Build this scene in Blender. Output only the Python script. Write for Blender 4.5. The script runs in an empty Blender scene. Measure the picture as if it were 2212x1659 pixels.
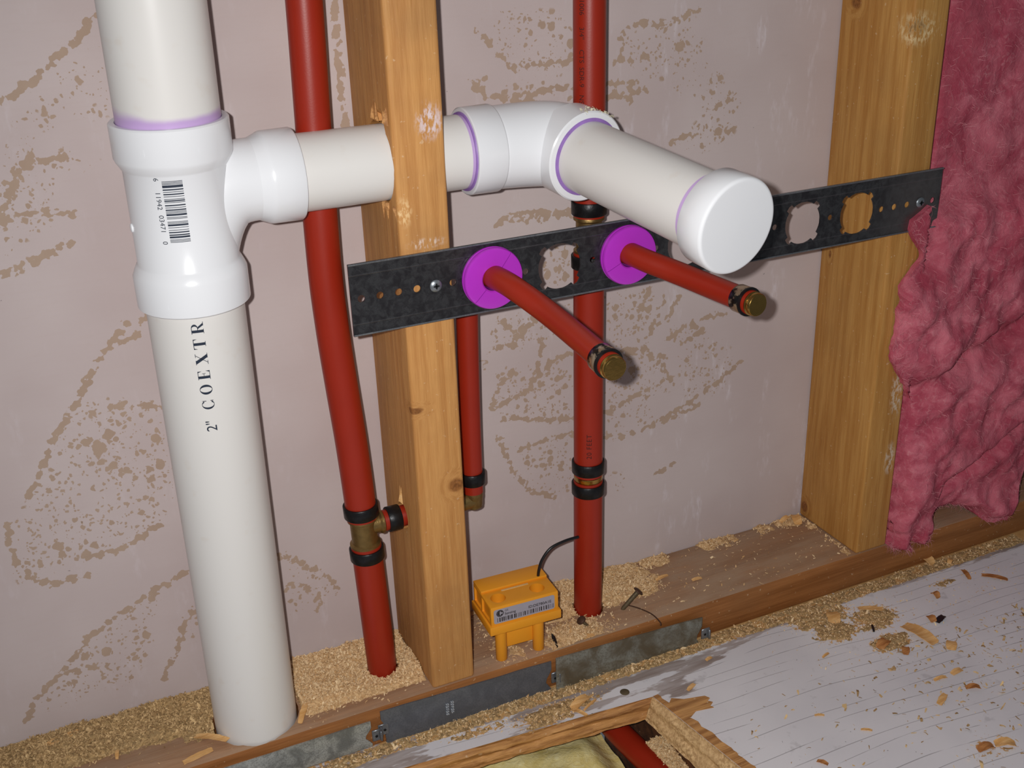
import bpy, bmesh, math, random
import numpy as np
from mathutils import Vector, Matrix, noise as mnoise
random.seed(7)
sc = bpy.context.scene
COL = sc.collection

# ---------------------------------------------------------------- camera, world, flash, exposure
CAM = Vector((-0.2418, -0.8141, 0.6157))
RT = Vector((0.9068, -0.4203, -0.0318)); UP = Vector((0.1972, 0.3564, 0.9133)); FW = Vector((0.3726, 0.8344, -0.4061))
cam = bpy.data.cameras.new('camera'); cam.sensor_width = 36; cam.lens = 39.68; cam.clip_start = .01
camo = bpy.data.objects.new('camera', cam); COL.objects.link(camo)
camo.matrix_world = Matrix(((RT.x, UP.x, -FW.x, CAM.x), (RT.y, UP.y, -FW.y, CAM.y), (RT.z, UP.z, -FW.z, CAM.z), (0, 0, 0, 1)))
sc.camera = camo
w = bpy.data.worlds.new('world'); sc.world = w; w.use_nodes = True
w.node_tree.nodes['Background'].inputs[0].default_value = (.85, .92, 1, 1)
w.node_tree.nodes['Background'].inputs[1].default_value = .10
fl = bpy.data.lights.new('flash', 'SPOT'); fl.energy = 22.5; fl.shadow_soft_size = .006; fl.spot_size = math.radians(112); fl.spot_blend = 1.0
fl.color = (1, .985, .97)
flo = bpy.data.objects.new('flash', fl); COL.objects.link(flo)
flo.location = CAM - RT * .028 + UP * .012
flo.rotation_euler = (FW + RT * .13 - UP * .07).to_track_quat('-Z', 'Y').to_euler()
vs = sc.view_settings; vs.view_transform = 'Standard'; vs.look = 'None'; vs.exposure = 0; vs.gamma = 1; vs.use_curve_mapping = False

# ---------------------------------------------------------------- materials
def lin(r, g, b):
    f = lambda c: (c / 255) / 12.92 if c / 255 <= .04045 else ((c / 255 + .055) / 1.055) ** 2.4
    return (f(r), f(g), f(b), 1)
class NT:
    def __init__(s, name):
        s.m = bpy.data.materials.new(name); s.m.use_nodes = True; s.t = s.m.node_tree; s.n = s.t.nodes
        s.b = s.n['Principled BSDF']; s.pos = s.n.new('ShaderNodeNewGeometry').outputs['Position']
    def new(s, t, **k):
        o = s.n.new(t)
        for a, v in k.items(): setattr(o, a, v)
        return o
    def link(s, a, b): s.t.links.new(a, b)
    def put(s, sock, v):
        if hasattr(v, 'links') or isinstance(v, bpy.types.NodeSocket): s.link(v, sock)
        else: sock.default_value = v
    def math(s, op, a, b=None, c=None, clamp=False):
        o = s.new('ShaderNodeMath', operation=op, use_clamp=clamp); s.put(o.inputs[0], a)
        if b is not None: s.put(o.inputs[1], b)
        if c is not None: s.put(o.inputs[2], c)
        return o.outputs[0]
    def vmath(s, op, a, b=None):
        o = s.new('ShaderNodeVectorMath', operation=op); s.put(o.inputs[0], a)
        if b is not None: s.put(o.inputs[1], b)
        return o.outputs['Value'] if op in ('LENGTH', 'DISTANCE') else o.outputs[0]
    def noise(s, scale, detail=2, rough=.5, vec=None, stretch=None, dist=0):
        v = vec if vec is not None else s.pos
        if stretch is not None: v = s.vmath('MULTIPLY', v, stretch)
        o = s.new('ShaderNodeTexNoise'); s.link(v, o.inputs['Vector'])
        o.inputs['Scale'].default_value = scale; o.inputs['Detail'].default_value = detail; o.inputs['Roughness'].default_value = rough
        o.inputs['Distortion'].default_value = dist
        return o.outputs['Fac']
    def vor(s, scale, stretch=None, out='Distance', feature='F1'):
        v = s.pos if stretch is None else s.vmath('MULTIPLY', s.pos, stretch)
        o = s.new('ShaderNodeTexVoronoi', feature=feature); s.link(v, o.inputs['Vector']); o.inputs['Scale'].default_value = scale
        return o.outputs[out]
    def step(s, v, a, b):
        o = s.new('ShaderNodeMapRange', interpolation_type='SMOOTHSTEP'); s.put(o.inputs[0], v); s.put(o.inputs[1], a); s.put(o.inputs[2], b)
        return o.outputs[0]
    def mix(s, f, a, b):
        o = s.new('ShaderNodeMix', data_type='RGBA'); s.put(o.inputs[0], f); s.put(o.inputs[6], a); s.put(o.inputs[7], b)
        return o.outputs[2]
    def new_noise_col(s, sc_):
        o = s.new('ShaderNodeTexNoise'); s.link(s.pos, o.inputs['Vector']); o.inputs['Scale'].default_value = sc_; o.inputs['Detail'].default_value = 2
        return o.outputs['Color']
    def attr(s, name):
        return s.new('ShaderNodeAttribute', attribute_name=name).outputs['Fac']
    def xyz(s):
        o = s.new('ShaderNodeSeparateXYZ'); s.link(s.pos, o.inputs[0]); return o.outputs
    def bump(s, h, st=.3, d=.001):
        o = s.new('ShaderNodeBump'); o.inputs['Strength'].default_value = st; o.inputs['Distance'].default_value = d
        s.link(h, o.inputs['Height']); s.link(o.outputs[0], s.b.inputs['Normal'])
    def fin(s, col, rough=.6, metal=0, spec=.5):
        s.put(s.b.inputs['Base Color'], col); s.put(s.b.inputs['Roughness'], rough); s.put(s.b.inputs['Metallic'], metal)
        s.b.inputs['Specular IOR Level'].default_value = spec
        return s.m

def m_plain(name, c, rough=.5, metal=0, spec=.5, var=.06, vscale=30, bumps=None):
    t = NT(name); n = t.noise(vscale, 3)
    c2 = tuple(x * (1 - var * 2) for x in c[:3]) + (1,)
    if bumps: t.bump(t.noise(bumps[0], 3), bumps[1], .0005)
    return t.fin(t.mix(n, c2, c), rough, metal, spec)

def m_wood(name, base, dark, dirt, axis, knots=(), ring=120, dirtamt=.35, spec=.25, seed=0.0, scuffs=(), topdust=False):
    t = NT(name)
    s = [1, 1, 1]; s[axis] = .06
    warp = t.noise(6, 2, stretch=tuple(s))
    off = t.vmath('ADD', t.pos, (seed, seed * 1.7, seed * .6))
    kn = None; pos = off
    for (p, r, st) in knots:
        q = t.vmath('MULTIPLY', t.vmath('SUBTRACT', t.pos, p), st)
        d = t.vmath('LENGTH', q)
        k = t.step(d, r, r * .55)
        halo = t.step(d, r * 2.4, 0)
        kn = (k, d, halo) if kn is None else (t.math('MAXIMUM', kn[0], k), t.math('MINIMUM', kn[1], d), t.math('MAXIMUM', kn[2], halo))
    v = t.vmath('MULTIPLY', pos, tuple(s))
    if kn:
        o = t.new('ShaderNodeCombineXYZ'); h = t.math('MULTIPLY', kn[2], .012)
        t.put(o.inputs[0], h); t.put(o.inputs[1], h); t.put(o.inputs[2], h)
        v = t.vmath('ADD', v, o.outputs[0])
    n1 = t.noise(ring, 2, .55, vec=v)
    n2 = t.noise(ring * 5, 3, .6, vec=t.vmath('MULTIPLY', v, (1, 1, 1)))
    g = t.math('ADD', t.math('MULTIPLY', t.step(n1, .35, .65), .65), t.math('MULTIPLY', t.step(n2, .3, .7), .35))
    col = t.mix(g, dark, base)
    b2 = t.mix(t.math('MULTIPLY', t.step(t.noise(9, 4, .6), .4, .75), dirtamt), col, dirt)
    sp = t.step(t.noise(260, 2), .68, .74)
    b2 = t.mix(t.math('MULTIPLY', sp, .35), b2, lin(232, 205, 170))
    if topdust:
        nz = t.new('ShaderNodeSeparateXYZ'); t.link(t.new('ShaderNodeNewGeometry').outputs['True Normal'], nz.inputs[0])
        dd = t.math('MULTIPLY', t.step(nz.outputs[2], .5, .9), t.math('ADD', .45, t.math('MULTIPLY', t.step(t.noise(30, 4, .65, stretch=(.3, 1, 1)), .35, .7), .4)))
        b2 = t.mix(dd, b2, lin(172, 146, 122))
    if kn:
        kc = t.mix(t.step(t.noise(500, 2), .3, .7), lin(105, 60, 28), lin(150, 95, 48))
        b2 = t.mix(t.math('MULTIPLY', kn[0], .85), b2, kc)
    for (p, r, st, c) in scuffs:
        d = t.vmath('LENGTH', t.vmath('MULTIPLY', t.vmath('SUBTRACT', t.pos, p), st))
        f = t.math('MULTIPLY', t.step(d, r, r * .3), t.step(t.noise(420, 3, .6, stretch=(1, 1, .45)), .42, .6))
        b2 = t.mix(f, b2, c)
    t.bump(t.math('ADD', g, t.math('MULTIPLY', n2, .6)), .35, .0006)
    return t.fin(b2, .62, 0, spec)

M = {}
M['pvc'] = m_plain('white_pipe_plastic', lin(226, 223, 218), .33, spec=.4, var=.02, vscale=14)
def m_primered():
    t = NT('white_pipe_purple_primer'); a = t.attr('primer')
    f = t.math('MULTIPLY', t.step(t.math('ADD', a, t.math('MULTIPLY', t.math('SUBTRACT', t.noise(60, 3), .5), .35)), .3, 1.0), 1.0)
    blot = t.math('MULTIPLY', t.step(t.noise(70, 3), .62, .8), .14)
    c = t.mix(blot, lin(226, 223, 219), lin(205, 180, 150))
    return t.fin(t.mix(f, c, lin(196, 166, 214)), .34, 0, .4)
M['pvc_pipe'] = m_primered()
M['fitting'] = m_plain('white_fitting_plastic', lin(236, 237, 240), .22, spec=.45, var=.015, vscale=20)
M['primer'] = m_plain('purple_primer', lin(170, 130, 208), .4, var=.25, vscale=90)
M['pex'] = m_plain('red_tubing', lin(156, 38, 17), .40, spec=.45, var=.07, vscale=40, bumps=(900, .08))
M['crimp'] = m_plain('black_crimp_ring', lin(44, 44, 46), .38, .6, var=.3, vscale=300, bumps=(500, .3))
def m_crimp_worn():
    t = NT('worn_crimp_ring'); f = t.step(t.noise(140, 3, .6), .42, .52)
    return t.fin(t.mix(f, lin(48, 46, 46), lin(185, 165, 140)), .3, .85)
M['crimp_worn'] = m_crimp_worn()
M['brass'] = m_plain('brass', lin(196, 158, 88), .25, 1, var=.15, vscale=150, bumps=(400, .15))
M['brass_dull'] = m_plain('dull_brass', lin(160, 132, 82), .42, .85, var=.25, vscale=200, bumps=(500, .3))
M['purple'] = m_plain('purple_plastic', lin(186, 52, 200), .2, spec=.6, var=.05, vscale=50)
M['yellow'] = m_plain('yellow_plastic', lin(238, 158, 38), .45, spec=.4, var=.04, vscale=60, bumps=(1500, .1))
M['ink'] = m_plain('printed_ink', lin(34, 48, 70), .6, var=.3, vscale=600)
M['ink_black'] = m_plain('black_ink', lin(70, 16, 12), .7, var=.3, vscale=900)
M['label'] = m_plain('silver_label', lin(178, 174, 188), .35, .2, var=.06, vscale=90)
M['label_ink'] = m_plain('label_ink', lin(52, 46, 50), .6, var=.15)
M['rubber'] = m_plain('black_cable', lin(22, 22, 24), .35)
M['rust'] = m_plain('rusty_nail', lin(96, 66, 48), .6, .3, var=.35, vscale=250, bumps=(600, .4))
M['nailsteel'] = m_plain('dull_nail_steel', lin(130, 115, 88), .5, .5, var=.35, vscale=250, bumps=(600, .3))
M['screw'] = m_plain('zinc_screw', lin(165, 172, 178), .35, .8, var=.2, vscale=200)
def m_galv(name, c1, c2, c3, metal, rough, sc_=40, lines=False):
    t = NT(name)
    n1 = t.noise(sc_, 4, .65, dist=.6); n2 = t.noise(sc_ * 16, 3, .7)
    c = t.mix(t.step(n1, .36, .64), c1, c2)
    c = t.mix(t.math('MULTIPLY', t.step(n2, .45, .62), .55), c, c3)
    if lines:
        x, y, z = t.xyz()
        dust = t.math('MULTIPLY', t.step(x, .40, .47), t.step(t.noise(25, 3), .25, .6))
        c = t.mix(t.math('MULTIPLY', dust, .55), c, lin(128, 120, 118))
        l = t.math('MAXIMUM', t.step(t.math('ABSOLUTE', t.math('SUBTRACT', z, .3705)), .0006, .0001), t.step(t.math('ABSOLUTE', t.math('SUBTRACT', z, .3345)), .0006, .0001))
        t.bump(t.math('ADD', l, t.math('MULTIPLY', n2, .15)), .5, .0006)
        c = t.mix(t.math('MULTIPLY', l, .25), c, lin(130, 130, 135))
    else: t.bump(n2, .25, .0004)
    return t.fin(c, rough, metal, .4)
M['strip'] = m_galv('dark_galvanised_steel', lin(70, 68, 71), lin(94, 94, 96), lin(44, 42, 46), .72, .27, 170, True)
M['lip'] = m_galv('strip_lip_steel', lin(120, 124, 130), lin(140, 144, 148), lin(95, 98, 104), .6, .35, 60)
M['plate_mottled'] = m_galv('mottled_galvanised_steel', lin(128, 132, 130), lin(182, 186, 182), lin(112, 112, 108), .45, .42, 55)
M['plate_brown'] = m_galv('stained_galvanised_steel', lin(108, 98, 80), lin(148, 150, 142), lin(104, 98, 84), .4, .45, 32)
M['plate_grey'] = m_galv('smooth_grey_steel', lin(98, 102, 110), lin(112, 116, 124), lin(86, 90, 96), .4, .42, 50)

K1 = ((0.0025, -.087, .2575), .0062, (.8, .8, 1.7)); K2 = ((0.0315, -.089, .1875), .0078, (1.0, .6, 1.1))
M['stud_a'] = m_wood('pine_stud_wood', lin(210, 154, 92), lin(188, 130, 72), lin(146, 108, 70), 2, (K1, K2), 170, .45, seed=.31,
    scuffs=(((0.0275, -.089, .4696), .013, (1, 1, .8), lin(225, 205, 205)), ((0.0200, -.089, .3850), .015, (.8, 1, 3.0), lin(220, 195, 175)), ((0.0045, -.089, .4092), .008, (1, 1, .6), lin(235, 195, 140))))
M['stud_b'] = m_wood('amber_stud_wood', lin(198, 148, 82), lin(172, 118, 56), lin(146, 108, 64), 2,
    (((.446, -.020, .513), .007, (1, 1, 1)), ((.4465, -.014, .288), .003, (1, 1.4, .6)), ((.446, -.008, .013), .006, (1, 1, .8))), 130, .3, seed=.77,
    scuffs=(((.452, -.089, .497), .022, (.8, 1, 1.3), lin(228, 200, 150)), ((.4500, -.089, .4985), .0125, (.8, 1, 1.3), lin(150, 112, 66)), ((.475, -.089, .17), .012, (1.2, 1, .35), lin(215, 195, 170)), ((.475, -.089, .10), .010, (1.2, 1, .45), lin(215, 195, 170))))
M['plate_wood'] = m_wood('dirty_plate_wood', lin(168, 110, 62), lin(132, 80, 38), lin(128, 88, 54), 0, (), 110, .5, seed=.13, topdust=True)
M['ply'] = m_wood('cut_plywood_edge', lin(214, 160, 100), lin(140, 92, 52), lin(176, 130, 84), 0, (), 160, .3, seed=.5)
M['joist'] = m_wood('dark_joist_wood', lin(120, 74, 44), lin(70, 42, 26), lin(80, 54, 38), 0, (), 120, .4, seed=.9)
def m_dust(name, a, b, c):
    t = NT(name); n = t.noise(330, 4, .7); n2 = t.noise(40, 3, .6)
    col = t.mix(t.step(n, .35, .65), a, b); col = t.mix(t.math('MULTIPLY', t.step(n2, .4, .7), .5), col, c)
    t.bump(n, .8, .0012); return t.fin(col, .85, 0, .15)
M['dust'] = m_dust('sawdust_heap', lin(176, 140, 98), lin(232, 196, 146), lin(204, 168, 122))
M['dust_dirty'] = m_dust('dirty_sawdust', lin(138, 112, 78), lin(206, 170, 118), lin(168, 142, 104))
def m_flake(name, a, b):
    t = NT(name); r = t.new('ShaderNodeNewGeometry').outputs['Random Per Island']
    return t.fin(t.mix(r, a, b), .7, 0, .2)
M['flake'] = m_flake('wood_flakes', lin(200, 156, 104), lin(248, 220, 176))
M['flake_dirty'] = m_flake('dirty_wood_flakes', lin(150, 118, 78), lin(228, 194, 142))
M['chip'] = m_wood('fresh_wood_chip', lin(238, 192, 132), lin(206, 152, 88), lin(220, 170, 110), 0, (), 300, .3, seed=.2)
M['chip_brown'] = m_wood('brown_wood_chip', lin(200, 140, 84), lin(150, 92, 48), lin(170, 112, 66), 0, (), 300, .3, seed=.4)
M['black'] = m_plain('black_scrap', lin(24, 26, 28), .35)

def m_wall():
    t = NT('drywall_back_paper')
    base = t.mix(t.step(t.noise(7, 3), .3, .7), lin(190, 174, 172), lin(200, 186, 184))
    fib = t.step(t.noise(40, 3, .6, stretch=(1, 1, 9)), .45, .8)
    base = t.mix(t.math('MULTIPLY', fib, .12), base, lin(186, 166, 158))
    x, y, z = t.xyz()
    sm = t.math('MULTIPLY', t.step(t.noise(26, 4, .62, stretch=(1.6, 1, .5)), .55, .72), t.step(t.noise(150, 3, .6, stretch=(1.5, 1, .5)), .38, .62))
    sm = t.math('MULTIPLY', sm, t.math('ADD', .2, t.math('MULTIPLY', t.step(x, .1, .3), .5)))
    base = t.mix(sm, base, lin(222, 214, 220))
    n = t.math('ADD', t.math('MULTIPLY', t.noise(175, 2, .45), .72), t.math('MULTIPLY', t.noise(80, 2), .28))
    wob = t.vmath('ADD', t.pos, t.vmath('MULTIPLY', t.vmath('SUBTRACT', t.new_noise_col(160), (.5, .5, .5)), (.006, 0, .006)))
    def dots(sc_, a, b):
        o = t.new('ShaderNodeTexVoronoi', feature='F1'); t.link(wob, o.inputs['Vector']); o.inputs['Scale'].default_value = sc_
        rnd_ = t.new('ShaderNodeSeparateXYZ'); t.link(o.outputs['Color'], rnd_.inputs[0])
        r_ = t.math('MULTIPLY', t.math('MULTIPLY', t.step(rnd_.outputs[0], a, 1.0), t.math('ADD', .25, t.attr('fill'))), b)
        return t.step(t.math('SUBTRACT', r_, o.outputs['Distance']), -.02, .05)
    f = t.attr('fill'); s = t.attr('stroke')
    thr = t.math('MINIMUM', t.math('SUBTRACT', .80, t.math('MULTIPLY', f, .10)), t.math('SUBTRACT', .68, t.math('MULTIPLY', s, .27)))
    m = t.step(t.math('SUBTRACT', n, thr), -.002, .016)
    m = t.math('MULTIPLY', m, t.step(t.math('MAXIMUM', f, s), .12, .3))
    dd = t.math('MULTIPLY', t.math('MAXIMUM', t.math('MAXIMUM', dots(120, .62, .68), dots(230, .5, .66)), dots(430, .55, .62)), t.step(f, .18, .30))
    m = t.math('MAXIMUM', m, dd)
    c = t.mix(t.math('MULTIPLY', m, .76), base, t.mix(t.noise(50, 2), lin(156, 128, 102), lin(178, 152, 126)))
    spk = t.step(t.noise(190, 1), .805, .82)
    c = t.mix(t.math('MULTIPLY', spk, .6), c, lin(90, 80, 84))
    t.bump(t.noise(700, 3), .12, .0004)
    return t.fin(c, .85, 0, .2)
M['wall'] = m_wall()
def m_floor():
    t = NT('worn_white_painted_boards')
    paint = t.mix(t.step(t.noise(10, 3), .3, .7), lin(216, 213, 217), lin(228, 225, 228))
    spots = t.step(t.noise(45, 4, .6), .63, .72)
    paint = t.mix(t.math('MULTIPLY', spots, .35), paint, lin(165, 160, 162))
    wv = t.vmath('ADD', t.pos, t.vmath('MULTIPLY', t.new('ShaderNodeNewGeometry').outputs['Position'], (0, 0, 0)))
    x_, y_, z_ = t.xyz()
    yy_ = t.math('ADD', t.math('MULTIPLY', y_, 84.0), t.math('MULTIPLY', t.noise(5, 2, stretch=(.5, 1.6, 1)), 5.0))
    yy_ = t.math('ADD', yy_, t.math('MULTIPLY', x_, 4.0))
    fr_ = t.math('ABSOLUTE', t.math('SUBTRACT', t.math('FRACT', yy_), .5))
    crack = t.math('MULTIPLY', t.step(fr_, .036, .008), t.step(t.noise(26, 3, .6, stretch=(.5, 3, 1)), .42, .54))
    paint = t.mix(t.math('MULTIPLY', crack, .55), paint, lin(110, 105, 108))
    pit = t.step(t.noise(260, 2), .745, .76); paint = t.mix(t.math('MULTIPLY', pit, .7), paint, lin(95, 88, 88))
    bare = t.mix(t.step(t.noise(120, 3, .6, stretch=(.12, 1, 1)), .35, .65), lin(150, 136, 130), lin(182, 172, 170))
    b = t.attr('bare')
    nb = t.noise(90, 4, .65, stretch=(.22, 1, 1))
    c = t.mix(t.step(t.math('SUBTRACT', t.math('ADD', b, t.math('MULTIPLY', nb, .9)), .92), -.03, .05), paint, bare)
    d = t.attr('dust'); nd = t.noise(240, 3, .65)
    dc = t.mix(t.noise(120, 3), lin(164, 118, 66), lin(226, 182, 122))
    c = t.mix(t.step(t.math('SUBTRACT', t.math('ADD', d, nd), 1.0), -.03, .06), c, dc)
    t.bump(t.math('SUBTRACT', 1, crack), .3, .0006)
    return t.fin(c, .55, 0, .35)
M['floor'] = m_floor()
def m_wool(name, a, b, c, d):
    t = NT(name); n = t.noise(28, 5, .65, dist=1.2); n2 = t.noise(190, 4, .7, dist=.8); n3 = t.noise(11, 3)
    col = t.mix(t.step(n, .32, .68), a, b); col = t.mix(t.math('MULTIPLY', t.step(n2, .5, .75), .45), col, c)
    col = t.mix(t.math('MULTIPLY', t.step(n3, .45, .7), .6), col, d)
    t.bump(t.math('ADD', n2, n), .6, .002); return t.fin(col, .95, 0, .1)
M['pink'] = m_wool('pink_glass_wool', lin(176, 74, 92), lin(212, 118, 132), lin(228, 158, 164), lin(160, 62, 78))
M['pinkfib'] = m_flake('pink_wool_fibres', lin(206, 112, 128), lin(232, 168, 172))
M['batt'] = m_wool('yellow_glass_wool', lin(216, 194, 120), lin(236, 220, 160), lin(246, 240, 196), lin(200, 170, 84))
M['gap'] = m_plain('glue_bead', lin(165, 120, 74), .6, var=.2, vscale=120)

# ---------------------------------------------------------------- helpers
def tag(o, label=None, cat=None, group=None, kind=None):
    if label: o['label'] = label
    if cat: o['category'] = cat
    if group: o['group'] = group
    if kind: o['kind'] = kind
    return o
def thing(name, loc, label, cat, group=None):
    o = bpy.data.objects.new(name, None); COL.objects.link(o); o.location = loc; o.empty_display_size = .01
    return tag(o, label, cat, group)
def wpos(o):
    p = Vector(o.location)
    while o.parent: o = o.parent; p += Vector(o.location)
    return p
def mk(name, data, mat, parent=None, smooth=True, angle=40):
    """data = (verts, faces) in place coordinates; origin goes to the box centre"""
    vs_, fs_ = data
    me = bpy.data.meshes.new(name)
    v = np.array([tuple(p) for p in vs_], dtype=float)
    c = (v.min(0) + v.max(0)) / 2
    me.from_pydata([tuple(p) for p in (v - c)], [], [tuple(f) for f in fs_])
    o = bpy.data.objects.new(name, me); COL.objects.link(o)
    mats = mat if isinstance(mat, (list, tuple)) else [mat]
    for m in mats: me.materials.append(m)
    if smooth:
        me.polygons.foreach_set('use_smooth', [True] * len(me.polygons))
        try: me.set_sharp_from_angle(angle=math.radians(angle))
        except Exception: pass
    me.validate(); me.update()
    o.location = Vector(c)
    if parent: o.parent = parent; o.location = Vector(c) - wpos(parent)
    return o
class MB:
    def __init__(s): s.v = []; s.f = []
    def add(s, d):
        k = len(s.v); s.v += [tuple(p) for p in d[0]]; s.f += [tuple(i + k for i in f) for f in d[1]]; return s
    @property
    def d(s): return (s.v, s.f)
def frame(d, hint=None):
    d = Vector(d).normalized()
    h = Vector(hint) if hint else (Vector((0, 0, 1)) if abs(d.z) < .9 else Vector((1, 0, 0)))
    a = (h - d * h.dot(d)).normalized(); return a, d.cross(a), d
def lathe(prof, o, axis, n=48, closed=False):
    """prof: list of (radius, distance along axis)"""
    a, b, d = frame(axis); o = Vector(o); V = []; F = []
    for r, h in prof:
        for i in range(n):
            t = 2 * math.pi * i / n
            V.append(o + d * h + a * (math.cos(t) * r) + b * (math.sin(t) * r))
    m = len(prof)
    for j in range(m - 1 if not closed else m):
        for i in range(n):
            k = (i + 1) % n; j2 = (j + 1) % m
            F.append((j * n + i, j * n + k, j2 * n + k, j2 * n + i))
    if not closed:
        if prof[0][0] > 1e-6: F.append(tuple(range(n - 1, -1, -1)))
        if prof[-1][0] > 1e-6: F.append(tuple((m - 1) * n + i for i in range(n)))
    return V, F
def tube(pts, rad, n=32, caps=True):
    P = [Vector(p) for p in pts]; m = len(P)
    R = rad if isinstance(rad, (list, tuple)) else [rad] * m
    T = [(P[min(i + 1, m - 1)] - P[max(i - 1, 0)]).normalized() for i in range(m)]
    a, b, _ = frame(T[0]); V = []; F = []
    for i in range(m):
        a = (a - T[i] * a.dot(T[i])).normalized(); b = T[i].cross(a)
        for k in range(n):
            t = 2 * math.pi * k / n; V.append(P[i] + a * (math.cos(t) * R[i]) + b * (math.sin(t) * R[i]))
    for j in range(m - 1):
        for i in range(n):
            k = (i + 1) % n; F.append((j * n + i, j * n + k, (j + 1) * n + k, (j + 1) * n + i))
    if caps: F.append(tuple(range(n - 1, -1, -1))); F.append(tuple((m - 1) * n + i for i in range(n)))
    return V, F
def spline(pts, k=10):
    P = [Vector(p) for p in pts]; P = [P[0] * 2 - P[1]] + P + [P[-1] * 2 - P[-2]]; out = []
    for i in range(1, len(P) - 2):
        for j in range(k):
            t = j / k; a, b, c, d = P[i - 1], P[i], P[i + 1], P[i + 2]
            out.append(.5 * ((2 * b) + (c - a) * t + (2 * a - 5 * b + 4 * c - d) * t * t + (3 * b - a - 3 * c + d) * t ** 3))
    out.append(P[-2]); return out
def bevel_box(x0, x1, y0, y1, z0, z1, r=.002, seg=2, rot=0, piv=None):
    bm = bmesh.new(); bmesh.ops.create_cube(bm, size=1)
    for v in bm.verts: v.co = Vector(((x0 + x1) / 2 + v.co.x * (x1 - x0), (y0 + y1) / 2 + v.co.y * (y1 - y0), (z0 + z1) / 2 + v.co.z * (z1 - z0)))
    if r > 0: bmesh.ops.bevel(bm, geom=list(bm.edges), offset=r, segments=seg, profile=.5, affect='EDGES')
    if rot:
        bmesh.ops.rotate(bm, cent=piv or Vector((x0, y0, z0)), matrix=Matrix.Rotation(rot, 3, 'Z'), verts=bm.verts)
    d = ([v.co.copy() for v in bm.verts], [[v.index for v in f.verts] for f in (bm.verts.index_update() or bm.faces)]); bm.free(); return d
def prism(poly, y0, y1):
    """poly in x,z; extruded along y"""
    n = len(poly); V = [(x, y0, z) for x, z in poly] + [(x, y1, z) for x, z in poly]
    F = [tuple(range(n)), tuple(range(2 * n - 1, n - 1, -1))] + [(i, i + n, (i + 1) % n + n, (i + 1) % n) for i in range(n)]
    return V, F
def cut(o, datas):
    """boolean difference, applied at once"""
    mb = MB()
    for d in datas: mb.add(d)
    me = bpy.data.meshes.new('c'); me.from_pydata([tuple(p) for p in mb.v], [], mb.f)
    bm = bmesh.new(); bm.from_mesh(me); bmesh.ops.recalc_face_normals(bm, faces=bm.faces); bm.to_mesh(me); bm.free()
    bm = bmesh.new(); bm.from_mesh(o.data); bmesh.ops.recalc_face_normals(bm, faces=bm.faces); bm.to_mesh(o.data); bm.free()
    c = bpy.data.objects.new('c', me); COL.objects.link(c)
    m = o.modifiers.new('b', 'BOOLEAN'); m.operation = 'DIFFERENCE'; m.solver = 'EXACT'; m.object = c; m.use_self = True
    bpy.context.view_layer.update()
    dg = bpy.context.evaluated_depsgraph_get()
    new = bpy.data.meshes.new_from_object(o.evaluated_get(dg), preserve_all_data_layers=True, depsgraph=dg)
    o.modifiers.clear(); o.data = new; bpy.data.objects.remove(c)
    new.polygons.foreach_set('use_smooth', [True] * len(new.polygons))
    try: new.set_sharp_from_angle(angle=math.radians(35))
    except Exception: pass
    return o
def cyl(o, axis, r, L, n=40): return lathe([(r, 0), (r, L)], o, axis, n)
def fbm(x, y, z=0, o=4):
    return mnoise.fractal(Vector((x, y, z)), 1.0, 2.0, o)
def sst(a, b, x):
    t = max(0, min(1, (x - a) / (b - a))); return t * t * (3 - 2 * t)
def text_mesh(s, size, spacing=1.0, align='CENTER', bold=0):
    cu = bpy.data.curves.new('t', 'FONT'); cu.body = s; cu.size = size; cu.align_x = align; cu.align_y = 'CENTER'; cu.space_character = spacing; cu.offset = bold; cu.resolution_u = 3
    o = bpy.data.objects.new('t', cu); COL.objects.link(o); bpy.context.view_layer.update()
    me = bpy.data.meshes.new_from_object(o.evaluated_get(bpy.context.evaluated_depsgraph_get()))
    bpy.data.objects.remove(o)
    return [(v.co.x, v.co.y) for v in me.vertices], [tuple(p.vertices) for p in me.polygons]
def slice2d(V, F, stp):
    """cut flat (u,v) shapes at every stp of v so they can bend round a pipe"""
    bm = bmesh.new(); vv = [bm.verts.new((u, v, 0)) for u, v in V]
    for f in F:
        try: bm.faces.new([vv[i] for i in f])
        except ValueError: pass
    lo = min(v for _, v in V); hi = max(v for _, v in V); k = lo + stp
    while k < hi:
        bmesh.ops.bisect_plane(bm, geom=list(bm.verts) + list(bm.edges) + list(bm.faces), plane_co=(0, k, 0), plane_no=(0, 1, 0)); k += stp
    bm.verts.index_update()
    d = ([(v.co.x, v.co.y) for v in bm.verts], [tuple(v.index for v in f.verts) for f in bm.faces]); bm.free(); return d
def wrap(V, F, axisfn, z0, phi0, r, down=True, stp=.0015):
    V, F = slice2d(V, F, stp); out = []
    for u, v in V:
        z = z0 - u if down else z0 + u
        ph = phi0 + (v if down else -v) / r
        c = axisfn(z); out.append((c[0] + r * math.sin(ph), c[1] - r * math.cos(ph), z))
    return out, F

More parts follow.
